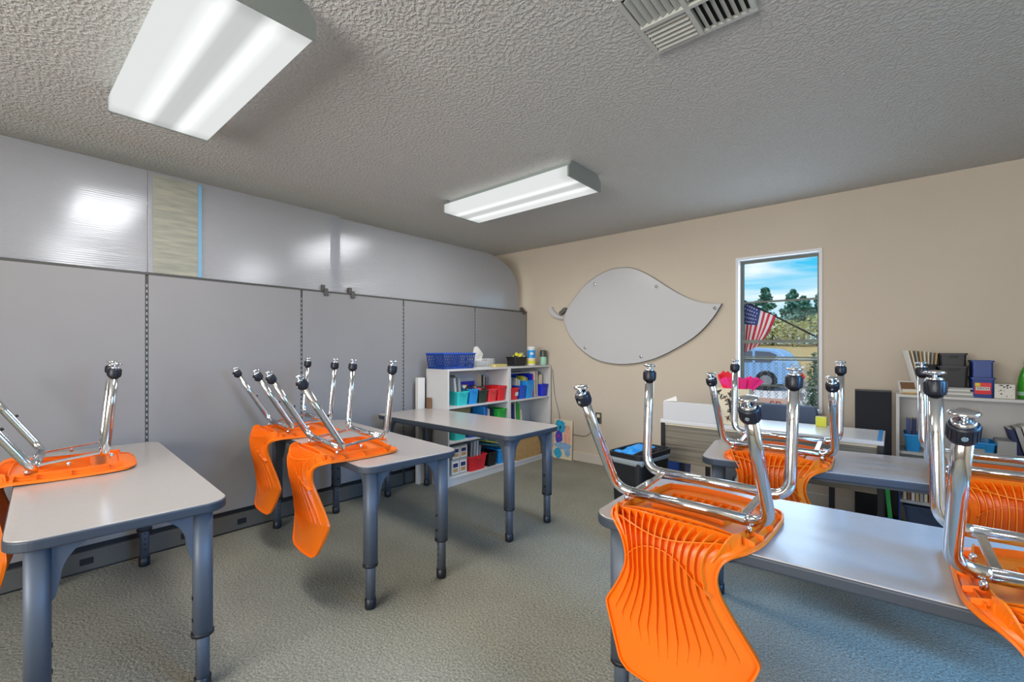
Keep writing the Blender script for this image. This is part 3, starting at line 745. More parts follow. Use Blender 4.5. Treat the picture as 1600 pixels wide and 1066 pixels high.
def lean_loc(x, y, z, th_, lean, rz):   # keep the leaning foot on the shelf
    return (x, y, z+abs(math.sin(lean))*th_/2+.001)
def bookcase(name, lab, loc, rz, W_, D_, H_, shelves, group=None, kick=.07, back=True):
    t = thing(name, lab, 'bookcase', loc, rz, group); p = .018
    for s in (-1, 1): MB().box(s*W_/2-(p if s > 0 else 0), s*W_/2+(p if s < 0 else 0), -D_/2, D_/2, 0, H_-p).build('side_panel', M['white'], t, bevel=.0015)
    MB().box(-W_/2, W_/2, -D_/2, D_/2, H_-p, H_).build('top_panel', M['white'], t, bevel=.0015)
    for z in shelves: MB().box(-W_/2+p, W_/2-p, -D_/2+.008, D_/2-.006, z-p, z).build('shelf', M['white'], t, bevel=.0015)
    if kick: MB().box(-W_/2+p, W_/2-p, -D_/2+.012, -D_/2+.026, 0, shelves[-1]-p).build('kick_plate', M['white'], t)
    if back: MB().box(-W_/2+p, W_/2-p, D_/2-.006, D_/2, 0, H_-p).build('back_panel', M['white'], t)
    return t
SX0, SX1 = -3.372, -3.065; ZT = 1.067; ZA, ZB_, ZC = .722, .402, .075
GB = 'white bookcases by the partition'
bookcase('bookcase', 'white bookcase with blue basket on top, left one of two, behind the empty table', ((SX0+SX1)/2, 3.118, 0), PI/2, .850, SX1-SX0, ZT, [ZA, ZB_, ZC], GB)
bookcase('bookcase', 'white bookcase in the corner, right one of two, with wipes canister on top', ((SX0+SX1)/2, 3.914, 0), PI/2, .735, SX1-SX0, ZT, [ZA-.01, ZB_-.01, ZC-.02], GB)
GT = 'plastic tubs in the white bookcases'
def tub(lab, y0, y1, z, h_, m, dx=.0, d=.20, **k): return open_bin('storage_tub', lab, 'tub', (SX1-.015-d/2-dx, (y0+y1)/2, z+.0005), PI/2, (y1-y0), d, h_, m, group=GT, **k)
tub('turquoise tub at the left end of the top shelf of the left bookcase', 2.835, 2.975, ZA, .130, M['turq'])
tub('bright blue tub beside the turquoise one on the top shelf', 2.992, 3.105, ZA, .145, M['skyblue'])
tub('dark green tub between the bright blue and red tubs', 3.120, 3.235, ZA, .128, M['dkgreen'])
tub('red tub beside the dark green one, left of the two reds', 3.252, 3.375, ZA, .128, M['coral'])
tub('red tub at the right end of the left bookcase, with a raised back', 3.392, 3.512, ZA, .150, M['red'])
tub('red tub with a pale label at the left end of the right bookcase', 3.592, 3.72, ZA-.01, .125, M['red'], front_label=(.05, .04, .06, M['paper'], .03))
tub('royal blue tub right of the labelled red tub', 3.738, 3.84, ZA-.01, .145, M['blue'])
tub('tall bright blue tub in the middle of the right bookcase', 3.857, 3.99, ZA-.01, .19, M['skyblue'])
tub('dark blue tub at the right end of the right bookcase', 4.135, 4.245, ZA-.01, .138, M['cobalt'], d=.16)
tub('turquoise tub on the lower shelf, seen under the empty table', 2.80, 2.955, ZB_, .125, M['turq'])
tub('wide blue tub on the lower shelf beside the turquoise one', 2.985, 3.215, ZB_, .085, M['blue'])
tub('red tub standing on the bottom shelf of the left bookcase', 2.985, 3.225, ZC, .145, M['red'], d=.21)
tub('black tub on the bottom shelf between the red and blue tubs', 3.248, 3.375, ZC, .142, M['black'])
tub('bright blue tub at the right end of the bottom shelf', 3.395, 3.515, ZC, .15, M['skyblue'])
# things standing in and behind the tubs
bx = SX1-.10
def B(lab, y, z, th_, h_, m, dx=0, lean=0, dep=.12, name='book', cat='book', g=None, pages=True, tilt=0):
    return book(lab, lean_loc(bx-dx+.05, y, z, th_, lean, 0), PI/2, th_, dep, h_, m, lean, tilt, g, name, cat, pages)
B('white binder leaning in the turquoise tub, left one', 2.87, ZA+.008, .026, .25, M['white'], .03, -.10, .14, 'binder', 'binder')
B('pale grey binder leaning in the turquoise tub, right one', 2.925, ZA+.008, .030, .25, M['greycard'], .035, -.08, .14, 'binder', 'binder')
B('tan folder standing behind the turquoise tub', 2.985, ZA+.002, .012, .27, M['tan'], .17, 0, .08, 'folder', 'folder')
o = MB().box(-.16, .16, -.006, .006, 0, .20).build('document_case', M['cobalt'], loc=(SX0+.035, 3.13, ZA+.001), rot=(0, 0, PI/2)); tag(o, 'cobalt blue document case standing behind the tubs', 'folder')
mbt = MB()
o = MB().box(-.15, .15, -.004, .004, 0, .235).build('backing_folder', M['paper'], loc=(SX0+.020, 3.14, ZA+.001), rot=(0, 0, PI/2)); tag(o, 'white folder standing behind the cobalt blue case', 'folder')
def cluster(name, lab, cat, c, ext, mats, n=14, s=.02, seed=1):
    """loose crumpled things held in a tub: one object"""
    r = random.Random(seed); mb = MB()
    for i in range(n):
        p = Vector((c[0]+r.uniform(-1, 1)*ext[0], c[1]+r.uniform(-1, 1)*ext[1], c[2]+r.uniform(-1, 1)*ext[2]))
        Q = Matrix.Translation(p) @ Matrix.Rotation(r.uniform(0, 6), 4, 'X') @ Matrix.Rotation(r.uniform(0, 6), 4, 'Z')
        a = s*r.uniform(.6, 1.4); vs = [Q @ Vector((x*a*r.uniform(.7, 1.2), y*a*r.uniform(.7, 1.2), z*a*r.uniform(.7, 1.2))) for x in (-1, 1) for y in (-1, 1) for z in (-1, 1)]
        mb.add(vs, [(0, 1, 3, 2), (4, 6, 7, 5), (0, 4, 5, 1), (2, 3, 7, 6), (0, 2, 6, 4), (1, 5, 7, 3)], r.randrange(len(mats)), True)
    o = mb.build(name, mats); return tag(o, lab, cat, kind='stuff')
cluster('craft_supplies', 'dark jumbled craft supplies heaped in the bright blue tub', 'craft supplies', (bx, 3.05, ZA+.145), (.06, .05, .025), [M['black'], M['dkblue'], M['paper'], M['brown']], 26, .016, 3)
cluster('craft_supplies', 'dark jumbled supplies heaped in the dark green tub', 'craft supplies', (bx, 3.18, ZA+.13), (.06, .06, .018), [M['black'], M['red'], M['dkgreen']], 24, .015, 4)
for i, (y, m, th_, h_) in enumerate([(3.36, 'paper2', .010, .27), (3.385, 'dkgreen', .008, .255), (3.408, 'paper', .010, .25), (3.43, 'brown', .014, .235)]):
    B(['cream', 'dark green', 'white', 'brown'][i]+' thin book standing behind the red tubs of the left bookcase', y, ZA+.001, th_, h_, M[m], .19, 0, .07, g='books behind the red tubs')
for i, (y, m, th_, h_, dx, z) in enumerate([(3.615, 'paper', .016, .21, .04, .004), (3.640, 'tan', .016, .225, .05, .004), (3.665, 'paper', .014, .22, .04, .004), (3.690, 'teal', .012, .20, .05, .004)]):
    B(['white', 'tan', 'pale', 'teal'][i]+' workbook standing in the labelled red tub', y, ZA-.01+z, th_, h_, M[m], dx, 0, .10, g='workbooks in the labelled red tub')
for i, (y, m) in enumerate([(3.76, 'paper'), (3.79, 'paper2'), (3.815, 'paper')]):
    B(['white', 'cream', 'whitish'][i]+' booklet standing in the royal blue tub', y, ZA-.006, .016, .22-.012*i, M[m], .05, .06, .10, name='booklet', cat='book', g='booklets in the royal blue tub')
for i, (y, m) in enumerate([(3.885, 'yellow'), (3.915, 'paper'), (3.95, 'lime')]):
    B(['yellow', 'white', 'olive'][i]+' booklet standing in the tall bright blue tub', y, ZA-.006, .014, .235-.01*i, M[m], .05, .05, .10, name='booklet', cat='book', g='booklets in the tall blue tub')
for i, (y, m, h_) in enumerate([(4.022, 'cobalt', .26), (4.036, 'red', .25), (4.060, 'paper', .285), (4.088, 'tan', .28), (4.112, 'white', .285)]):
    B(['cobalt blue', 'red', 'white', 'tan', 'plain white'][i]+' binder between the tall blue tub and the dark blue tub', y, ZA-.009, .014 if i != 2 else .022, h_, M[m], .02, -.03, .20, name='binder', cat='binder', g='binders in the right bookcase')
B('cream picture book standing in the dark blue tub', 4.18, ZA-.004, .05, .235, M['paper2'], .03, .05, .09)
B('dark strip folder at the back right of the right bookcase', 4.235, ZA-.009, .012, .26, M['black'], .2, 0, .05, name='folder', cat='folder')
o = MB().box(-.16, .12, -.004, .004, 0, .26).build('blue_poster_card', M['blue'], loc=(SX0+.05, 3.86, ZA-.009), rot=(0, 0, PI/2)); tag(o, 'blue card standing behind the tubs of the right bookcase', 'card')
o = MB().box(-.19, .14, -.10, .10, 0, .012).build('flat_folder', M['greycard'], loc=(-3.27, 3.86, ZA+.262), rot=(.0, 0, PI/2)); tag(o, 'pale folder lying flat across the standing books at the top', 'folder')
# middle shelves
cols = [('navy', 'dkblue'), ('teal', 'teal'), ('dark green', 'dkgreen'), ('olive', 'lime'), ('black', 'black'), ('white', 'paper'), ('brown', 'brown')]
y = 2.74; r = random.Random(5)
for i in range(4):
    th_ = .022; nm, m = [('navy', 'dkblue'), ('pale green', 'mint'), ('black', 'black'), ('olive green', 'lime')][i]
    B(f'{nm} slim book at the left end of the middle shelf of the left bookcase', y, ZB_+.001, th_, .262, M[m], .06, 0, .16, g='books on the middle shelf'); y += th_+.006
o = MB().box(-.17, .17, -.035, .035, 0, .29).build('cardboard_carton', M['kraft'], loc=(-3.32, 3.02, ZB_+.001), rot=(0, 0, PI/2), bevel=.002); tag(o, 'brown cardboard carton on the middle shelf of the left bookcase', 'box')
y = 3.235
for i, (nm, m) in enumerate([('sky blue', 'skyblue'), ('royal blue', 'blue'), ('yellow', 'gold'), ('white', 'paper'), ('black', 'black'), ('dark blue', 'dkblue')]):
    th_ = [.022, .026, .012, .014, .028, .022][i]; B(f'{nm} book right of the cardboard carton on the middle shelf', y+th_/2, ZB_+.001, th_, [.27, .26, .25, .24, .25, .235][i], M[m], .03, 0, .16, g='books beside the carton'); y += th_+.004
tub('green tub at the right end of the middle shelf of the left bookcase', 3.39, 3.51, ZB_, .235, M['green'])
y = 3.60
for i, (nm, m) in enumerate([('black', 'black'), ('white', 'paper'), ('lilac', 'greycard'), ('dark blue', 'dkblue'), ('navy', 'navy'), ('pale', 'paper2'), ('green', 'green'), ('bright green', 'green2')]):
    th_ = [.018, .016, .022, .020, .014, .018, .026, .022][i]; B(f'{nm} book leaning on the middle shelf of the right bookcase', y+th_/2, ZB_-.009, th_, [.24, .25, .26, .27, .26, .285, .285, .26][i], M[m], .04, -.05, .16, g='books leaning in the right bookcase'); y += th_+.010
B('peach covered booklet at the right end of the leaning books', 3.845, ZB_-.009, .04, .19, M['paper2'], .04, -.1, .12, name='booklet')
# bottom shelves
def gamebox(lab, y0, y1, z, h_, d=.2, m='white'):
    t = thing('game_box', lab, 'box', (SX1-.05-d/2, (y0+y1)/2, z+.001), PI/2, 'boxed games on the bottom shelf'); w_ = y1-y0
    MB().box(-w_/2, w_/2, -d/2, d/2, 0, h_).build('carton', M['greycard'], t, bevel=.002)
    cs = [('navy', 'dkblue'), ('kraft', 'kraft'), ('paper2', 'paper2')]
    mb = MB()
    for k in range(2):
        mb.box(-w_/2+.012+k*w_*.48, -w_/2+.012+k*w_*.48+w_*.40, -d/2-.0015, -d/2, h_*.10, h_*.90, 0)
        mb.box(-w_/2+.02+k*w_*.48, -w_/2+.012+k*w_*.48+w_*.34, -d/2-.0025, -d/2-.0015, h_*.52, h_*.78, 1)
        mb.box(-w_/2+.02+k*w_*.48, -w_/2+.012+k*w_*.48+w_*.34, -d/2-.0025, -d/2-.0015, h_*.2, h_*.45, 2)
    mb.build('printed_front', [M['paper'], M['dkblue'], M['kraft']], t)
gamebox('printed white game box on the bottom shelf, upper of two stacked', 2.79, 2.985, ZC+.145, .125)
gamebox('printed white game box on the bottom shelf, lower of two stacked', 2.78, 2.98, ZC, .142)
for i, (y, m, h_) in enumerate([(3.04, 'black', .24), (3.075, 'greycard', .25), (3.12, 'white', .26), (3.16, 'paper', .26), (3.195, 'greycard', .21)]):
    B(['black', 'grey', 'white', 'pale', 'silver grey'][i]+' folder standing in the red tub of the bottom shelf', y, ZC+.006, .018, h_, M[m], .05, .06, .12, name='folder', cat='folder', g='folders in the lower red tub')
for i, (m, zz, nm) in enumerate([('teal', .225, 'dark teal'), ('lime', .250, 'olive'), ('dkgreen', .205, 'dark green')]):
    o = MB().box(-.13, .13, -.10, .10, 0, .008).build('floppy_folder', M[m], loc=(-3.19, 3.32+.02*i, ZC+zz-.02), rot=(0, .22+.02*i, PI/2)); tag(o, f'{nm} folder slumped over the black and blue tubs', 'folder')
def basket_box(lab, y0, y1, z, h_):
    t = thing('wicker_basket', lab, 'basket', (SX1-.015-.12, (y0+y1)/2, z+.001), PI/2); w_ = y1-y0
    mb = MB(); rows = 11; colsn = 16
    mb.box(-w_/2+.006, w_/2-.006, -.114, .114, 0, h_-.004)
    for r_ in range(rows):
        for c_ in range(colsn):
            x0 = -w_/2+w_*c_/colsn; z0 = h_*r_/rows; dd = .004 if (r_+c_) % 2 else .0
            mb.box(x0+.001, x0+w_/colsn-.001, -.12-dd*.5, -.113, z0+.001, z0+h_/rows-.001)
            if c_ < 10:
                y0_ = -.12+.24*c_/10; mb.box(-w_/2-dd*.5, -w_/2+.007, y0_+.001, y0_+.023, z0+.001, z0+h_/rows-.001)
    mb.build('woven_body', M['kraft'], t)
    MB().box(-w_/2-.004, w_/2+.004, -.124, .12, h_-.004, h_+.012).build('lid', M['kraft'], t, bevel=.003)
basket_box('tan woven basket on the bottom shelf of the right bookcase', 3.68, 4.10, ZC-.02, .225)
t = thing('cardboard_carton', 'small brown carton with a white label at the bottom right of the right bookcase', 'box', (SX1-.10, 4.19, ZC-.019), PI/2)
MB().box(-.06, .06, -.08, .08, 0, .24).build('carton', M['kraft'], t, bevel=.002); MB().box(-.035, .03, -.0815, -.08, .08, .13).build('label_card', M['paper'], t)
# on top
def lattice_basket(lab, loc, rz, w_, d, h_):
    t = thing('lattice_basket', lab, 'basket', loc, rz); mb = MB(); tp = .90
    def side(p0, p1, q0, q1, n_):
        # p0,p1 bottom corners ; q0,q1 top corners
        P = lambda u, v: (Vector(p0)*(1-u)+Vector(p1)*u)*(1-v)+(Vector(q0)*(1-u)+Vector(q1)*u)*v
        rws = 4; nrm = (Vector(p1)-Vector(p0)).cross(Vector(q0)-Vector(p0)).normalized()
        for r_ in range(rws):
            for k in range(n_):
                v0, v1 = .12+.76*r_/rws, .12+.76*(r_+1)/rws; off = .5*(r_ % 2)
                for a, b in ((0, 1), (1, 0)):
                    u0 = (k+.5*a+off)/(n_+.5); u1 = (k+.5*b+off)/(n_+.5)
                    mb.bar(P(min(u0, 1), v0), P(min(u1, 1), v1), .0048, .004, up=tuple(nrm))
        for v0, v1 in ((0, .13), (.86, 1)): 
            a, b, c, d_ = P(0, v0), P(1, v0), P(1, v1), P(0, v1); mb.add([a, b, c, d_]+[x+nrm*.003 for x in (a, b, c, d_)], [(0, 1, 2, 3), (7, 6, 5, 4), (0, 4, 5, 1), (1, 5, 6, 2), (2, 6, 7, 3), (3, 7, 4, 0)])
        for u in (0, .5, 1): mb.bar(P(u, 0), P(u, 1), .010 if u != .5 else .018, .004, up=tuple(nrm))
    cb = [(-w_/2*tp, -d/2*tp, 0), (w_/2*tp, -d/2*tp, 0), (w_/2*tp, d/2*tp, 0), (-w_/2*tp, d/2*tp, 0)]
    ct = [(-w_/2, -d/2, h_), (w_/2, -d/2, h_), (w_/2, d/2, h_), (-w_/2, d/2, h_)]
    for i in range(4):
        j = (i+1) % 4; side(cb[i], cb[j], ct[i], ct[j], 13 if i % 2 == 0 else 7)
    mb.build('lattice_sides', M['navy'], t)
    MB().box(-w_/2*tp, w_/2*tp, -d/2*tp, d/2*tp, 0, .004).build('base', M['navy'], t)
    mb = MB(); 
    for x0, x1, y0, y1 in ((-w_/2-.008, w_/2+.008, -d/2-.008, -d/2+.003), (-w_/2-.008, w_/2+.008, d/2-.003, d/2+.008), (-w_/2-.008, -w_/2+.003, -d/2, d/2), (w_/2-.003, w_/2+.008, -d/2, d/2)): mb.box(x0, x1, y0, y1, h_-.006, h_+.003)
    mb.build('rim', M['blue'], t)
lattice_basket('large dark blue lattice basket on top of the left bookcase', (-3.225, 2.875, ZT+.001), PI/2, .40, .24, .145)
t = thing('wire_basket', 'small white wire basket beside the dark blue lattice basket', 'basket', (-3.20, 3.235, ZT+.001), PI/2)
mb = MB(); w_, d, h_ = .26, .16, .085
for z in (.004, h_): 
    for a, b in (((-1, -1), (1, -1)), ((1, -1), (1, 1)), ((1, 1), (-1, 1)), ((-1, 1), (-1, -1))): mb.tube([(a[0]*w_/2, a[1]*d/2, z), (b[0]*w_/2, b[1]*d/2, z)], .0028, 6)
for k in range(14):
    x = -w_/2+w_*k/13
    for s in (-1, 1): mb.tube([(x, s*d/2, .004), (x, s*d/2, h_)], .0016, 5)
    mb.tube([(x, -d/2, .004), (x, d/2, .004)], .0016, 5)
for k in range(8):
    y = -d/2+d*k/7
    for s in (-1, 1): mb.tube([(s*w_/2, y, .004), (s*w_/2, y, h_)], .0016, 5)
mb.build('wire_frame', M['whiteplastic'], t)
tb_ = thing('tissue_box', 'white tissue box with a tissue pulled up, inside the wire basket', 'tissue box', (-3.20, 3.21, ZT+.012), PI/2)
MB().box(-.10, .10, -.055, .055, 0, .055).build('carton', M['greycard'], tb_, bevel=.002)
mb = MB(); vs = [(-.055, -.01, .05), (.045, .0, .05), (.085, .01, .125), (.035, .0, .165), (.0, .006, .20), (-.05, -.004, .195), (-.06, .002, .12)]
vs2 = [(x*.9, y+.022+.01*math.sin(k), z) for k, (x, y, z) in enumerate(vs)]
n = len(vs); mb.add(vs+vs2, [tuple(range(n-1, -1, -1)), tuple(range(n, 2*n))]+[(i, (i+1) % n, n+(i+1) % n, n+i) for i in range(n)]); mb.build('tissue', M['paper'], tb_)
o = MB().box(-.10, .10, -.07, .07, 0, .028).build('gold_book', M['gold'], loc=(-3.17, 3.445, ZT+.001), rot=(0, 0, PI/2+.1), bevel=.002); tag(o, 'gold covered book lying flat on top of the left bookcase', 'book')
open_bin('desk_caddy', 'dark grey caddy on top of the right bookcase', 'caddy', (-3.22, 3.84, ZT+.001), PI/2, .20, .14, .10, M['black'], .88, False)
cluster('pens_and_tools', 'pens and small tools sticking up from the dark grey caddy', 'stationery', (-3.22, 3.86, ZT+.10), (.04, .07, .02), [M['black'], M['paper'], M['yellow'], M['ink']], 18, .016, 9)
t = thing('wipes_canister', 'white and blue canister of wipes standing on the right bookcase', 'canister', (-3.16, 4.03, ZT+.001))
MB().lathe([(.044, 0), (.046, .004), (.046, .185), (.044, .188)], 28, 0).build('canister', M['whiteplastic'], t)
MB().lathe([(.0468, .012), (.0468, .085)], 28, 0, cap=False).build('label_lower', M['paper2'], t, label='cream and yellow lower label')
MB().lathe([(.0470, .020), (.0470, .055)], 28, 0, cap=False).build('label_yellow_band', M['yellow'], t)
MB().lathe([(.0470, .085), (.0470, .175)], 28, 0, cap=False).build('label_upper', M['skyblue'], t, label='bright blue upper label')
mb = MB().box(-.018, .018, -.001, .001, -.012, .012, 0); mb.build('label_patch', M['whiteplastic'], t, loc=(.0325, -.0345, .135), rot=(0, 0, PI/4))
MB().lathe([(.047, .186), (.047, .205), (.040, .214)], 28, 0).build('cap', M['whiteplastic'], t)
t = thing('candle_jar', 'mint green candle jar with a dark smoked lid in the corner', 'jar', (-3.13, 4.22, ZT+.001))
MB().lathe([(.036, 0), (.039, .005), (.039, .095), (.036, .1)], 24).build('jar', M['mint'], t); MB().lathe([(.040, .098), (.041, .105), (.041, .155), (.034, .172), (.030, .174)], 24).build('lid', M['jarlid'], t)

# leaning boards between the partition and the bookcase
o = MB().box(-.02, .02, -.04, .04, 0, .985).build('white_board_strip', M['offwhite'], loc=(-3.375, 2.625, .0), bevel=.002); tag(o, 'tall narrow off-white board leaning by the left side of the bookcase', 'board')
o = MB().box(-.022, .022, -.012, .012, 0, .80).build('brown_board', M['brown'], loc=(-3.30, 2.668, .0)); tag(o, 'narrow brown board edge standing beside the off-white board', 'board')

# ================================================================== painting, outlet, cords by the back wall
t = thing('childrens_painting', 'childlike watercolour in blue, violet and peach leaning at the beige wall', 'painting', (-2.893, YB-.045, 0), rot=(-.055, 0, 0))
MB().box(-.125, .125, -.002, .004, 0, .445).build('sheet', M['paper2'], t)
def blob(cx, cz, rx, rz_, m, dep, n=22, sd=1, nm='paint_patch'):
    r = random.Random(sd); pl = [(cx+rx*math.cos(2*PI*k/n)*r.uniform(.82, 1.1), cz+rz_*math.sin(2*PI*k/n)*r.uniform(.85, 1.1)) for k in range(n)]
    MB().prism(pl, dep, dep+.0006, 0, Wy).build(nm, m, t)
pb = pm('paint_cyan', (48, 170, 210), .7, var=(30, .25)); pv = pm('paint_violet', (84, 72, 190), .7, var=(30, .2)); pp = pm('paint_peach', (240, 180, 160), .7, var=(20, .15)); pl_ = pm('paint_pale_blue', (140, 180, 220), .7, var=(24, .2))
blob(-.045, .365, .078, .075, pb, .0022, sd=2); blob(-.055, .245, .052, .075, pv, .0024, sd=3); blob(.06, .26, .045, .14, pp, .0022, sd=4); blob(.0, .15, .118, .04, pl_, .0026, sd=5)
blob(-.065, .06, .055, .058, pb, .0028, sd=6); blob(.065, .085, .04, .06, pl_, .0024, sd=7); blob(-.04, .355, .012, .02, M['dkblue'], .0030, sd=8); blob(-.06, .255, .02, .008, M['pink'], .0032, sd=9)
t = thing('wall_outlet', 'bronze wall socket plate with a dark plug, low on the beige wall', 'wall socket', (-2.452, YB, .505))
MB().box(-.037, .037, -.006, 0, -.06, .06).build('cover_plate', M['raceway'], t, bevel=.003)
MB().box(-.018, .018, -.010, -.004, .006, .042).build('socket', M['paper2'], t, bevel=.003)
MB().box(-.034, .006, -.05, -.006, -.05, -.005).build('plug', M['black'], t, bevel=.004)
cd = MB().tube(catmull([(-2.47, YB-.03, .47), (-2.50, YB-.02, .40), (-2.56, YB-.012, .325), (-2.62, YB-.010, .29), (-2.72, YB-.008, .287), (-2.85, YB-.008, .30), (-2.95, YB-.008, .33)], 6), .0022, 6).build('power_cord', M['ink']); tag(cd, 'thin dark cord running from the wall socket to behind the painting', 'cord')
cd = MB().tube(catmull([(-3.055, YB-.010, 1.02), (-3.045, YB-.010, .90), (-3.02, YB-.010, .70), (-2.96, YB-.012, .50), (-2.94, YB-.012, .36)], 6), .002, 6).build('power_cord', M['ink']); tag(cd, 'thin dark cord hanging down the wall beside the right bookcase', 'cord')

# ================================================================== desk, gift bag, office chair
t = thing('desk', 'long grey oak desk with a pale top and black end frames, behind the tables', 'desk', (-.68, 3.42, 0))
dx0, dx1 = -.63, .63
MB().box(dx0, dx1, -.22, .22, .715, .740).build('desktop', M['desktop'], t, bevel=.002)
MB().box(dx0+.03, dx1-.03, -.205, -.187, .44, .700).build('modesty_panel', M['wood'], t)
MB().box(dx0+.03, dx1-.03, -.208, -.186, .700, .714).build('panel_top_strip', M['paper2'], t)
for s in (-1, 1):
    e = MB(); x = s*.615; e.box(x-.014, x+.014, -.215, -.185, .03, .715); e.box(x-.014, x+.014, .185, .215, .03, .715); e.box(x-.014, x+.014, -.185, .185, .685, .715); e.box(x-.014, x+.014, -.45 if s > 0 else -.23, .23, 0, .03)
    e.build('end_frame', M['black'], t, bevel=.002)
for x in (-.42, .36): MB().box(x-.015, x+.015, .17, .20, 0, .715).build('leg', M['black'], t)
MB().box(dx0+.02, dx0+.40, -.218, -.190, .7405, .871).build('white_screen', M['white'], t, bevel=.002)
MB().box(dx1-.03, dx1-.012, -.22, .22, .7405, .7425).build('edge_film', M['skyblue'], t)
o = MB().add([(0, 0, 0), (.10, .0, .004), (.09, .012, .04), (.075, .02, .0), (.0, .012, .004), (.1, .014, .0)], [(0, 1, 2), (0, 2, 3), (1, 5, 2), (2, 5, 3), (0, 3, 5, 1)]).build('folded_paper', M['paper'], loc=(-1.29, 3.204, .8725)); tag(o, 'small folded bluish white paper on the left end of the desk screen', 'paper')
t = thing('gift_bag', 'cream paper gift bag printed with dark leafy sprigs, standing on the desk', 'gift bag', (-.83, 3.29, .741), -.06)
MB().prism([(-.10, 0), (.10, 0), (.105, .243), (-.105, .243)], -.05, .05, 0, Wy).build('bag_body', M['paper2'], t)
mb = MB(); r = random.Random(11)
for k in range(46):
    q_ = r.random(); cx = -.005+.035*math.sin(q_*5)+r.uniform(-.05, .05); cz = .03+.19*q_; a = r.uniform(0, PI); s_ = r.uniform(.006, .014)
    P_ = [(cx+s_*1.8*math.cos(b)*math.cos(a)-s_*.5*math.sin(b)*math.sin(a), cz+s_*1.8*math.cos(b)*math.sin(a)+s_*.5*math.sin(b)*math.cos(a)) for b in [2*PI*j/8 for j in range(8)]]
    mb.prism(P_, .0502, .0508, r.choice([0, 0, 1, 2]), Wy)
for k in range(5): mb.prism([(-.03+.015*k, .02), (-.027+.015*k, .02), (.005-.02*k+.02, .20), (.002-.02*k+.02, .20)], .0502, .0506, 0, Wy)
mb.build('printed_sprigs', [M['ink'], M['dkgreen'], M['brown']], t)
def tissue(lab, m, cx, wd, hh, sd):
    mb = MB(); r = random.Random(sd); n = 9
    for k in range(6):
        a0 = r.uniform(-.4, .4); b = (cx+r.uniform(-wd, wd)*.5, r.uniform(-.03, .03), .20); pts = []
        rows = []
        for i in range(4):
            f = i/3; rows.append([(b[0]+(j/4-.5)*wd*(.5+.8*f)+a0*.08*f+.006*math.sin(j*2.1+k), b[1]+.012*math.sin(j*1.9+k*2+i)+.02*f*math.cos(k), b[2]+(.03+hh*f)*(1-.25*abs(j/4-.5)+.10*math.sin(j*3+k))) for j in range(5)])
        vs = sum(rows, []); vs2 = [(x, y+.0012, z) for x, y, z in vs]; N_ = len(vs)
        fs = [(i*5+j, i*5+j+1, i*5+j+6, i*5+j+5) for i in range(3) for j in range(4)]
        mb.add(vs+vs2, fs+[tuple(N_+q for q in f[::-1]) for f in fs], 0, True)
    o = mb.build('tissue_paper', m, loc=(-.83, 3.29, .741)); tag(o, lab, 'tissue paper')
tissue('red tissue paper sticking out of the left side of the gift bag', M['redtissue'], -.055, .07, .12, 3)
tissue('hot pink tissue paper sticking out of the right side of the gift bag', M['pink'], .04, .10, .09, 4)
o = MB().box(-.03, .03, -.02, .02, 0, .062).build('small_yellow_box', M['yellow'], loc=(-.375, 3.58, .7405), bevel=.002); tag(o, 'small yellow green box at the back edge of the desk under the window', 'box')
t = thing('office_chair', 'blue grey upholstered office chair behind the desk, only its back visible', 'chair', (-.62, 3.92, 0))
MB().prism(rrect(-.185, .185, .45, .828, .04, 6), -.03, .03, 0, Matrix(((1, 0, 0, 0), (0, 0, -1, .02), (0, 1, 0, 0), (0, 0, 0, 1)))).build('backrest', M['chairfabric'], t, bevel=.012)
MB().prism(rrect(-.22, .22, -.30, .05, .06, 6), .42, .49, 0).build('seat', M['chairfabric'], t, bevel=.015)
MB().box(-.03, .03, .01, .03, .36, .50).build('back_bracket', M['black'], t)
MB().lathe([(.025, .10), (.025, .42)], 16, 0, T(0, -.12)).build('gas_post', M['black'], t)
for k in range(5):
    a = 2*PI*k/5+.3; MB().bar((0, -.12, .10), (.20*math.cos(a), -.12+.20*math.sin(a), .06), .03, .025).build('base_arm', M['black'], t)
    MB().lathe([(.025, -.015), (.028, 0), (.025, .015)], 14, 0, T(.20*math.cos(a), -.12+.20*math.sin(a), .03, 0, PI/2)).build('castor', M['black'], t)

# ================================================================== bins on the floor
t = thing('trash_bin', 'black slim waste bin with a white liner and blue bag inside, beside the desk', 'waste bin', (-1.262, 2.76, 0), -.12)
W2, D2, HH = .235, .37, .60
def ring(sw, sd, z, r_=.04): return [(x, y, z) for x, y in rrect(-W2/2*sw, W2/2*sw, -D2/2*sd, D2/2*sd, r_, 5)]
def rings(mb, R_, mi=0, caps=(True, False)):
    k = len(R_[0]); b = len(mb.v); mb.add(sum(R_, []), [(r*k+i, r*k+(i+1) % k, (r+1)*k+(i+1) % k, (r+1)*k+i) for r in range(len(R_)-1) for i in range(k)], mi, False)
    if caps[0]: mb.face([b+i for i in range(k-1, -1, -1)], mi)
    if caps[1]: mb.face([b+(len(R_)-1)*k+i for i in range(k)], mi)
    return mb
rings(MB(), [ring(.80, .86, 0), ring(.98, .98, HH-.03), ring(1.04, 1.03, HH-.03), ring(1.06, 1.04, HH), ring(.98, .98, HH), ring(.95, .96, HH-.03), ring(.78, .84, .01)], 0, (True, True)).build('bin_body', M['black'], t)
lw = pm('liner_film', (140, 148, 152), .35)
mb = MB(); R_ = []
for z, s_, wv in ((HH-.062, 1.00, .010), (HH-.056, 1.03, .008), (HH-.045, 1.04, .004), (HH-.033, 1.02, 0), (HH-.033, .97, 0), (HH-.10, .90, .006)):
    R_.append([(x*(1+.0)*s_, y*s_*.99, z+wv*math.sin(k*1.7)) for k, (x, y, _) in enumerate(ring(1, 1, 0))])
rings(mb, R_, 0, (False, False)).build('liner', lw, t)
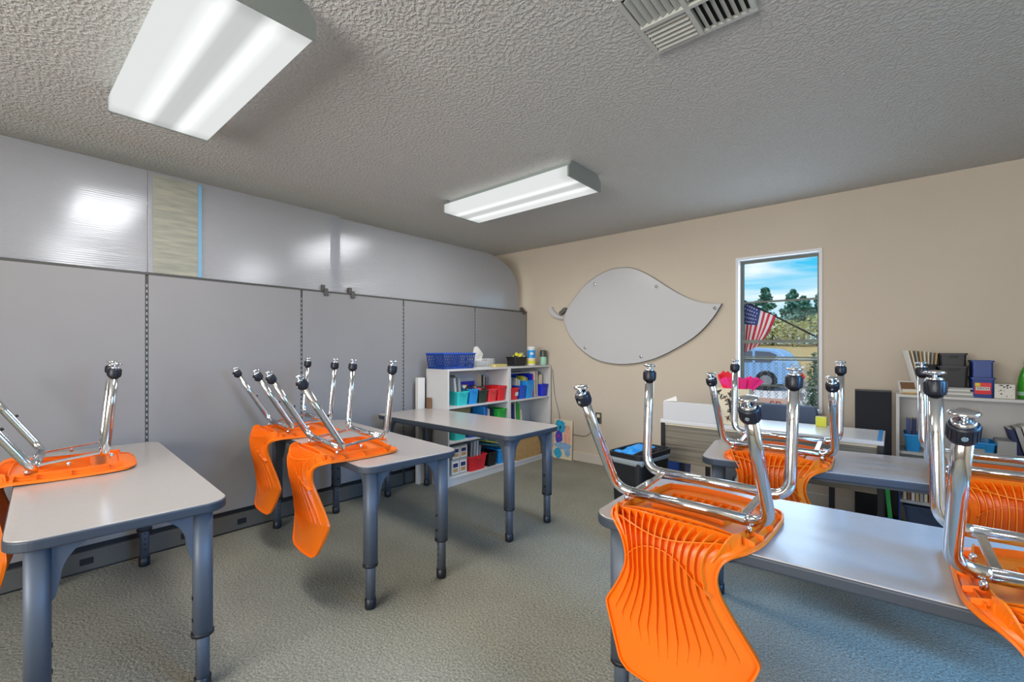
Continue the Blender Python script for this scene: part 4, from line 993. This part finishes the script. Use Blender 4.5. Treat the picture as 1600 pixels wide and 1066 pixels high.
def crumple(name, m, x0, x1, y0, y1, z, amp, sd, lab):
    r = random.Random(sd); n = 9; mb = MB(); vs = []
    for lay in (0, 1):
        for i in range(n):
            for j in range(n):
                e_ = 1-max(abs(i/(n-1)-.5), abs(j/(n-1)-.5))*1.2
                vs.append((x0+(x1-x0)*i/(n-1), y0+(y1-y0)*j/(n-1), (z+amp*e_*r.uniform(.2, 1)) if lay == 0 else z-.06))
    fs = [(i*n+j, (i+1)*n+j, (i+1)*n+j+1, i*n+j+1) for i in range(n-1) for j in range(n-1)]; N_ = n*n
    side = [(j, j+1) for j in range(n-1)]+[(i*n+n-1, (i+1)*n+n-1) for i in range(n-1)]+[((n-1)*n+j+1, (n-1)*n+j) for j in range(n-1)]+[((i+1)*n, i*n) for i in range(n-1)]
    fs += [tuple(N_+q for q in f[::-1]) for f in fs[:]]+[(a, b, N_+b, N_+a) for a, b in side]
    o = mb.add(vs, fs).build(name, m, loc=(-1.262, 2.76, 0), rot=-.12); return tag(o, lab, 'bag')
crumple('crumpled_bag', M['skyblue'], -.10, .035, -.15, .155, HH-.02, .05, 2, 'crumpled bright blue plastic bag filling the left of the waste bin')
crumple('crumpled_bag', pm('black_film', (34, 36, 40), .25), .04, .10, -.14, .155, HH-.02, .05, 5, 'crumpled shiny black bag at the right edge of the waste bin')
open_bin('recycling_bin', 'navy blue bin on the floor under the left end of the desk', 'bin', (-1.42, 3.72, 0), 0, .24, .26, .38, M['navy'], .85, False)

# ================================================================== black felt board, right bookcase and contents
t = thing('felt_board', 'tall black felt board standing left of the right hand shelf unit', 'board', (-.122, 4.02, 0))
MB().box(-.10, .10, -.012, .012, 0, .962).build('felt_face', M['black_soft'], t, bevel=.003); MB().box(-.10, .10, -.0145, .0145, .955, .966).build('top_edge', M['black'], t)
RY = 4.0
bookcase('shelf_unit', 'white shelf unit under black and blue bins at the right edge', (.80, 4.138, 0), 0, 1.60, .27, .945, [.562, .235, .03], None, .0)
r_front = 4.003
def rtub(lab, x0, x1, z, h_, m, d=.2, y=4.13, g='tubs on the right hand shelf unit', **k): return open_bin('storage_tub', lab, 'tub', ((x0+x1)/2, y, z+.0008), 0, x1-x0, d, h_, m, group=g, **k)
ZR = .945
t = thing('tilted_photo_frame', 'small white framed picture tilted back on the left end of the shelf unit', 'picture frame', (.068, 4.09, ZR+.003), rot=(-.45, .0, .35))
mb = MB()
for x0, x1, z0, z1 in ((-.05, -.04, 0, .09), (.04, .05, 0, .09), (-.04, .04, 0, .01), (-.04, .04, .08, .09)): mb.box(x0, x1, -.005, .005, z0, z1)
mb.build('frame', M['white'], t); MB().box(-.04, .04, -.001, .002, .01, .08).build('picture', M['brown'], t)
for k in range(3):
    o = MB().box(-.10, .10, -.07, .07, 0, .010).build('stacked_booklet', [M['kraft'], M['paper2'], M['paper']][k], loc=(.13, 4.11, ZR+.001+.0105*k), rot=(0, 0, .05*k)); tag(o, ['kraft covered booklet at the bottom of the small pile', 'cream booklet in the middle of the small pile', 'white booklet on top of the small pile'][k]+' on the shelf unit', 'book', 'small pile of booklets')
open_bin('magazine_file', 'black magazine file holding fanned booklets on the shelf unit', 'magazine file', (.150, 4.15, ZR+.034), .2, .085, .16, .17, M['black'], .95, False)
for k in range(8):
    book(f'{["white", "cream", "pale", "tan"][k%4]} thin booklet fanned in the black magazine file, {ORD[k]} from left', (.115+.010*k, 4.10, ZR+.040), .2, .007, .11, .262-.003*k, [M['paper'], M['paper2'], M['greycard'], M['tan']][k % 4], -.22+.045*k, 0, 'fanned booklets', 'booklet', 'book')
for k in range(5):
    o = MB().box(-.075, .075, -.09, .09, 0, .011).build('paper_sheaf', M['paper'] if k % 2 else M['greycard'], loc=(.305+.006*k*(-1)**k, 4.13, ZR+.001+.0115*k), rot=(0, 0, .06*(-1)**k)); tag(o, f'loose sheaf of papers under the black bins, {ORD[k]} from the bottom', 'papers', 'papers under the black bins')
rtub('wide black bin on the shelf unit, lower one of the stack', .212, .348, ZR+.060, .135, M['black'], .20, 4.13, taper=.92)
rtub('wide black bin nested on top of the lower black bin', .218, .342, ZR+.192, .085, M['black'], .18, 4.14, taper=.95)
rtub('small dark bin left of the stacked wide black bins', .165, .212, ZR+.16, .11, M['black'], .16, 4.24, taper=.95, handle=False)
b_ = rtub('blue bin with a red and yellow sticker on the shelf unit', .362, .462, ZR, .125, M['navy'], .17, 4.12, taper=.90, handle=False)
def sticker(par):
    fy = -.0850
    t0 = MB().box(-.036, .036, -.0008, .0008, -.036, .036).build('sticker', M['red'], par, loc=(0, fy+.002, .058), rot=(.068, 0, 0))
    MB().box(-.034, -.012, -.0016, -.0008, .014, .034).build('yellow_block', M['yellow'], t0); MB().box(-.009, .034, -.0016, -.0008, .016, .033).build('orange_block', M['coral'], t0)
    MB().box(-.031, .030, -.0016, -.0008, -.012, .010).build('white_block', M['paper'], t0)
    text_mesh('EACH', .020, Matrix.Translation((0, -.0018, -.001)) @ Matrix.Rotation(PI/2, 4, 'X')).build('lettering', M['ink'], t0)
sticker(b_)
rtub('plain blue bin stacked on the stickered blue bin', .366, .458, ZR+.1265, .105, M['navy'], .16, 4.13, taper=1.0, handle=False)
t = thing('printed_box', 'white box printed with small dark diagrams between the blue bins and bottle', 'box', (.505, 4.10, ZR+.001))
MB().box(-.043, .043, -.06, .06, 0, .088).build('carton', M['paper'], t, bevel=.0015)
mb = MB(); r = random.Random(3)
for k in range(26):
    x = r.uniform(-.038, .036); z = r.uniform(.008, .080); mb.box(x, x+r.choice([.002, .008]), -.0606, -.06, z, z+r.choice([.0015, .006]))
mb.build('printed_marks', M['ink'], t)
t = thing('green_bottle', 'tall green plastic bottle with a pale label at the right edge', 'bottle', (.605, 4.10, ZR+.001))
gm = pm('green_bottle_plastic', (60, 150, 40), .2)
MB().lathe([(.036, 0), (.040, .01), (.040, .09), (.036, .13), (.026, .17), (.014, .20), (.014, .22)], 24).build('bottle', gm, t); MB().lathe([(.0405, .022), (.0405, .045)], 24, cap=False).build('label_band', M['mint'], t); MB().lathe([(.016, .22), (.016, .24)], 18).build('cap', M['white'], t)
# second shelf (z=.562)
Z2 = .562
rtub('bright blue tub at the left end of the second shelf of the shelf unit', .045, .128, Z2, .115, M['skyblue'], .18, 4.12, handle=False)
book('navy folder standing in the left bright blue tub', (.065, 4.10, Z2+.006), 0, .02, .12, .20, M['navy'], 0, 0, None, 'folder', 'folder')
book('dark blue folder beside the navy one in the left bright blue tub', (.095, 4.10, Z2+.006), 0, .02, .12, .205, M['dkblue'], 0, 0, None, 'folder', 'folder')
rtub('bright blue tub with a pale label in the middle of the second shelf', .315, .468, Z2, .105, M['skyblue'], .20, 4.12, front_label=(.055, .028, .050, M['greycard'], .0))
for k in range(5): book(f'{["white", "striped grey", "white edged", "black", "navy"][k]} folder leaning in the labelled blue tub', (.335+.020*k, 4.07, Z2+.012), 0, .012, .12, .205-.006*k, [M['paper'], M['greycard'], M['paper'], M['black'], M['navy']][k], -.18+.01*k, 0, 'folders in the labelled blue tub', 'folder', 'folder')
o = MB().box(-.040, .040, -.08, .08, 0, .125).build('grey_box', M['greycard'], loc=(.512, 4.10, Z2+.001), bevel=.002); tag(o, 'plain light grey box right of the labelled blue tub', 'box')
for k in range(7): book(f'{["navy", "pale grey", "white", "dark grey", "tan", "blue", "white"][k]} book leaning at the right edge of the second shelf, {ORD[k]} of the row', (.578+.030*k, 4.04, Z2+.006), 0, .022, .16, .20+.012*(k % 3), [M['dkblue'], M['greycard'], M['paper'], M['black'], M['tan'], M['navy'], M['white']][k], -.24, 0, 'leaning books on the second shelf', 'book', 'book')
# third shelf (z=.235)
for k in range(9): book(f'{["cream", "brown", "white", "tan", "grey"][k%5]} low book on the third shelf of the shelf unit, {ORD[k]} from the left', (.045+.021*k, 4.03, .236), 0, .016, .15, .115+.006*(k % 3), [M['paper2'], M['brown'], M['paper'], M['tan'], M['greycard']][k % 5], 0, 0, 'low books on the third shelf', 'book', 'book')
rtub('dark grey tub on the bottom shelf of the shelf unit', .04, .30, .03, .17, M['chairfabric'], .22, 4.13)
t = thing('folder_crate', 'dark crate with a blue lip holding green folders, in front of the shelf unit', 'crate', (-.035, 3.86, 0))
MB().box(-.055, .055, .07, .085, 0, .36).build('back_panel', M['black'], t); MB().box(-.055, -.048, -.08, .07, 0, .34).build('side_panel', M['black'], t); MB().box(.048, .055, -.08, .07, 0, .34).build('side_panel', M['navy'], t)
MB().box(-.055, .055, -.08, .07, 0, .006).build('base', M['black'], t); MB().box(-.057, .057, -.086, -.08, 0, .155).build('front_panel', M['navy'], t); MB().box(-.060, .060, -.090, -.078, .150, .160).build('lip', M['skyblue'], t)
for k, (x, le) in enumerate([(-.020, -.10), (.018, -.08)]): book(['green folder leaning in the dark crate, left one', 'bright green folder leaning in the dark crate, right one'][k], (-.035+x, 3.80, .010), 0, .022, .12, .33, M['green' if k == 0 else 'green2'], le, 0, 'green folders', 'folder', 'folder')

# ================================================================== outdoors
grass = pm('dry_grass', (172, 150, 96), .9, bump=(8, .6, .05), var=(.8, .15)); drive = pm('pale_concrete', (205, 203, 200), .9, var=(2, .05))
struct(MB().add([(-60, 4.46, -.1), (40, 4.46, -.1), (40, 20, -.1), (-60, 20, -.1)], [(0, 1, 2, 3)]).build('ground_driveway', drive))
mb = MB(); vs = []; ny = 14; nx = 24
for j in range(ny):
    y = 20+(62-20)*j/(ny-1)
    for i in range(nx): x = -60+100*i/(nx-1); vs.append((x, y, -.1+1.9*min(1, (y-20)/21)+(.08*math.sin(x*.4+y*.3) if j else 0)))
mb.add(vs, [(j*nx+i, j*nx+i+1, (j+1)*nx+i+1, (j+1)*nx+i) for j in range(ny-1) for i in range(nx-1)], 0, True); struct(mb.build('ground_field', grass))
# chain link fence
gal = pm('galvanised_wire', (122, 130, 124), .5, metal=.3)
t = thing('chain_link_fence', 'chain link fence outside the window with a level top rail', 'fence', (-.9, 5.6, -.1))
MB().tube([(-2.2, 0, 1.24), (2.2, 0, 1.24)], .012, 8).build('top_rail', gal, t)
for x in (-2.2, 2.2): MB().tube([(x, 0, 0), (x, 0, 1.28)], .022, 10).build('post', gal, t)
mb = MB(); P_ = .072; hh = 1.28; nz_ = int(hh/P_)
for k in range(int(4.4/P_)):
    x = -2.2+k*P_
    for s in (0, 1):
        pts = [(x+P_/2*((i+s) % 2)+(P_/2*s*0), (.004 if (i % 2) else -.004), .02+i*P_*.5) for i in range(2*nz_)]
        mb.tube(pts, .0030, 4, 0, False)
mb.build('wire_mesh', gal, t)
t = thing('fence_sign', 'faded red and tan sign reading SP hung low on the chain link fence', 'sign', (-1.02, 5.58, .64))
MB().box(-.16, .16, -.004, .004, -.075, .075).build('sign_board', pm('sign_tan', (226, 190, 176), .7), t)
text_mesh('SP', .12, Matrix.Translation((.02, -.0055, .0)) @ Matrix.Rotation(PI/2, 4, 'X')).build('lettering', pm('sign_red', (190, 84, 74), .7), t)
# flag and pole
A, Bp = Vector((-1.256, 4.475, 1.818)), Vector((-.40, 4.72, 1.278))
o = MB().tube([A-(Bp-A)*.0, Bp], .008, 10).build('flag_pole', M['ink']); tag(o, 'thin dark flag pole slanting down across the window outside', 'flag pole')
top0, top1, bot0, bot1 = Vector((-1.072, 4.545, 1.694)), Vector((-.818, 4.59, 1.543)), Vector((-1.100, 4.56, 1.192)), Vector((-.955, 4.585, 1.283))
vs = []; nu, nv = 26, 20; mats = [pm('flag_red', (222, 58, 78), .8), pm('flag_white', (244, 244, 246), .8), pm('flag_blue', (66, 84, 150), .8)]
mb = MB()
for lay in (0, 1):
    for i in range(nu+1):
        for j in range(nv+1):
            u = i/nu; v = j/nv; p = (top0*(1-u)+top1*u)*(1-v)+(bot0*(1-u)+bot1*u)*v
            p = p+Vector((.018*math.sin(v*PI)*(u-.2), .030*math.sin(u*13)*(.35+v*.65)+(.001 if lay else 0), -.012*math.sin(v*3)*math.sin(u*9)*v)); vs.append(p)
N_ = (nu+1)*(nv+1); b = len(mb.v); mb.v += [tuple(p) for p in vs]
for i in range(nu):
    for j in range(nv):
        a = i*(nv+1)+j; mi = 2 if (i < 14 and j < 8) else (0 if (i//2) % 2 == 0 else 1)
        mb.face((a, a+nv+1, a+nv+2, a+1), mi, True); mb.face((N_+a, N_+a+1, N_+a+nv+2, N_+a+nv+1), mi, True)
fl = thing('national_flag', 'red, white and blue striped flag with white stars hanging from the slanting pole', 'flag', (0, 0, 0))
mb.build('cloth', mats, fl)
sb = MB()
for i in range(6):
    for j in range(5):
        u, v = (i*2+1.3+(j % 2)*.6)/nu, (j*1.5+.9)/nv
        for lay, dy in ((0, -.004),):
            p = (top0*(1-u)+top1*u)*(1-v)+(bot0*(1-u)+bot1*u)*v; p = p+Vector((.018*math.sin(v*PI)*(u-.2), .030*math.sin(u*13)*(.35+v*.65)+dy, -.012*math.sin(v*3)*math.sin(u*9)*v))
            pl = [( (.0075 if k % 2 == 0 else .0032)*math.sin(PI*k/5), (.0075 if k % 2 == 0 else .0032)*math.cos(PI*k/5)) for k in range(10)]
            sb.prism(pl, 0, .0008, 0, Matrix.Translation(p) @ Wy)
sb.build('stars', mats[1], fl)
# parked car, side on, tail to the right
t = thing('parked_car', 'light blue rounded car parked side-on outside beyond the fence', 'car', (-4.62, 17.6, -.1))
car = pm('car_paint_blue', (138, 178, 220), .3); cg = pm('car_glass', (92, 98, 108), .35)
prof = catmull([(2.05, .42), (2.12, .62), (2.08, .82), (1.98, 1.00), (1.80, 1.24), (1.55, 1.36), (1.0, 1.42), (.3, 1.42), (-.35, 1.36), (-.75, 1.14), (-1.05, .96), (-1.7, .88), (-2.1, .72), (-2.2, .5), (-2.1, .30)], 4)+[(-1.8, .22), (1.8, .22)]
Cy = Matrix(((1, 0, 0, 0), (0, 0, 1, 0), (0, 1, 0, 0), (0, 0, 0, 1)))
MB().prism(prof, -.84, .84, 0, Cy).build('body', car, t, bevel=.10, seg=3)
for pl in ([(1.50, .93), (1.68, 1.18), (1.45, 1.28), (1.02, 1.31), (1.02, .93)], [(.94, .93), (.94, 1.31), (.30, 1.31), (-.02, .93)], [(-.10, .93), (.22, 1.31), (-.30, 1.27), (-.66, 1.08), (-.82, .93)]):
    for s in (-1, 1): MB().prism([(x, z) for x, z in pl], s*.842-.006, s*.842+.006, 0, Cy).build('side_window', cg, t)
for x in (1.35, -1.4):
    for s in (-1, 1):
        wl = MB().lathe([(.30, -.09), (.33, -.06), (.33, .06), (.30, .09)], 26, 0, T(x, s*.78, .33, 0, PI/2)).build('wheel', M['black'], t); MB().lathe([(.18, -.1), (.18, .1)], 20, 0, T(x, s*.78, .33, 0, PI/2)).build('hub_cap', M['steel'], wl)
MB().box(2.02, 2.14, -.7, -.45, .62, .78).build('tail_lamp', M['red'], t)
# plants
def foliage(mb, c, r3, n, s, rnd, mi=0):
    for k in range(n):
        d = Vector((rnd.gauss(0, 1), rnd.gauss(0, 1), rnd.gauss(0, 1))).normalized()*rnd.random()**.4
        p = Vector(c)+Vector((d.x*r3[0], d.y*r3[1], d.z*r3[2])); a = Vector((rnd.uniform(-1, 1), rnd.uniform(-1, 1), rnd.uniform(-1, 1))).normalized(); b = a.cross(Vector((rnd.uniform(-1, 1), rnd.uniform(-1, 1), rnd.uniform(-1, 1)))).normalized()
        q = s*rnd.uniform(.6, 1.3); mb.add([p-a*q, p+b*q*.6, p+a*q, p-b*q*.6], [(0, 1, 2, 3)], mi)
bark = pm('bark', (96, 84, 70), .9); pine = pm('pine_green', (92, 142, 124), .8, var=(1, .2)); bush = pm('bush_olive', (182, 182, 118), .85, var=(1, .2)); hedge = pm('hedge_green', (96, 124, 100), .8)
rnd = random.Random(21)
def gz(y): return -.1+1.9*min(1, (y-20)/21)
def pine_tree(lab, x, y, h_):
    t = thing('pine_tree', lab, 'tree', (x, y, gz(y)-.1)); MB().tube([(0, 0, 0), (.05, 0, h_*.5), (0, 0, h_*.95)], [.12, .08, .02], 8).build('trunk', bark, t)
    mb = MB()
    for k in range(9):
        z = h_*(.42+.56*k/8); wd = (1.2-.95*k/8)*h_*.22; 
        for q in range(3): a = rnd.uniform(0, 2*PI); foliage(mb, (wd*.6*math.cos(a), wd*.6*math.sin(a), z), (wd*.75, wd*.75, h_*.05), 55, .14, rnd)
    mb.build('crown', pine, t)
for i, (x, y, h_, lab) in enumerate([(-9.2, 41, 3.2, 'short pine at the far left of the row beyond the field'), (-7.9, 40, 4.4, 'tall pine beyond the field, left one of the two tallest'), (-6.3, 42, 4.3, 'tall pine beyond the field, right one of the two tallest'), (-5.3, 40, 3.6, 'medium pine right of the two tallest beyond the field'), (-4.3, 41, 3.9, 'pine at the right end of the row seen through the window'), (-11.5, 42, 4.0, 'pine hidden behind the flag beyond the field'), (-2.6, 42, 4.2, 'pine just right of the window view beyond the field')]): pine_tree(lab, x, y, h_)
for i, (x, y, s_) in enumerate([(-10.2, 38, 1.5), (-8.6, 37.5, 1.3), (-7.0, 38, 1.45), (-5.6, 37.6, 1.3), (-4.2, 38, 1.5), (-2.6, 38, 1.4)]):
    t = thing('olive_bush', f'olive yellow bush beyond the field, {ORD[i]} from the left', 'bush', (x, y, gz(y)-.05), 0, 'bushes beyond the field')
    mb = MB(); foliage(mb, (0, 0, s_*.8), (1.2, .9, s_*.75), 900, .10, rnd); mb.build('foliage', bush, t); MB().tube([(0, 0, 0), (0, 0, s_*.8)], .06, 6).build('stem', bark, t)
t = thing('column_shrub', 'narrow grey green shrub just beyond the fence at the window\'s right edge', 'shrub', (-.725, 6.3, -.1))
mb = MB(); foliage(mb, (0, 0, .72), (.075, .08, .66), 900, .022, rnd); mb.build('foliage', hedge, t); MB().tube([(0, 0, 0), (0, 0, 1.2)], .012, 6).build('stem', bark, t)
t = thing('white_flower_pot', 'white pot plant with a red bloom beyond the fence', 'plant', (-.93, 6.6, -.1))
MB().lathe([(.09, 0), (.13, .22), (.14, .25)], 16).build('pot', M['white'], t); mb = MB(); foliage(mb, (0, 0, .75), (.13, .12, .42), 300, .035, rnd); mb.build('foliage', M['white'], t); mb = MB(); foliage(mb, (.03, -.08, 1.02), (.05, .04, .03), 60, .02, rnd); mb.build('bloom', M['red'], t)
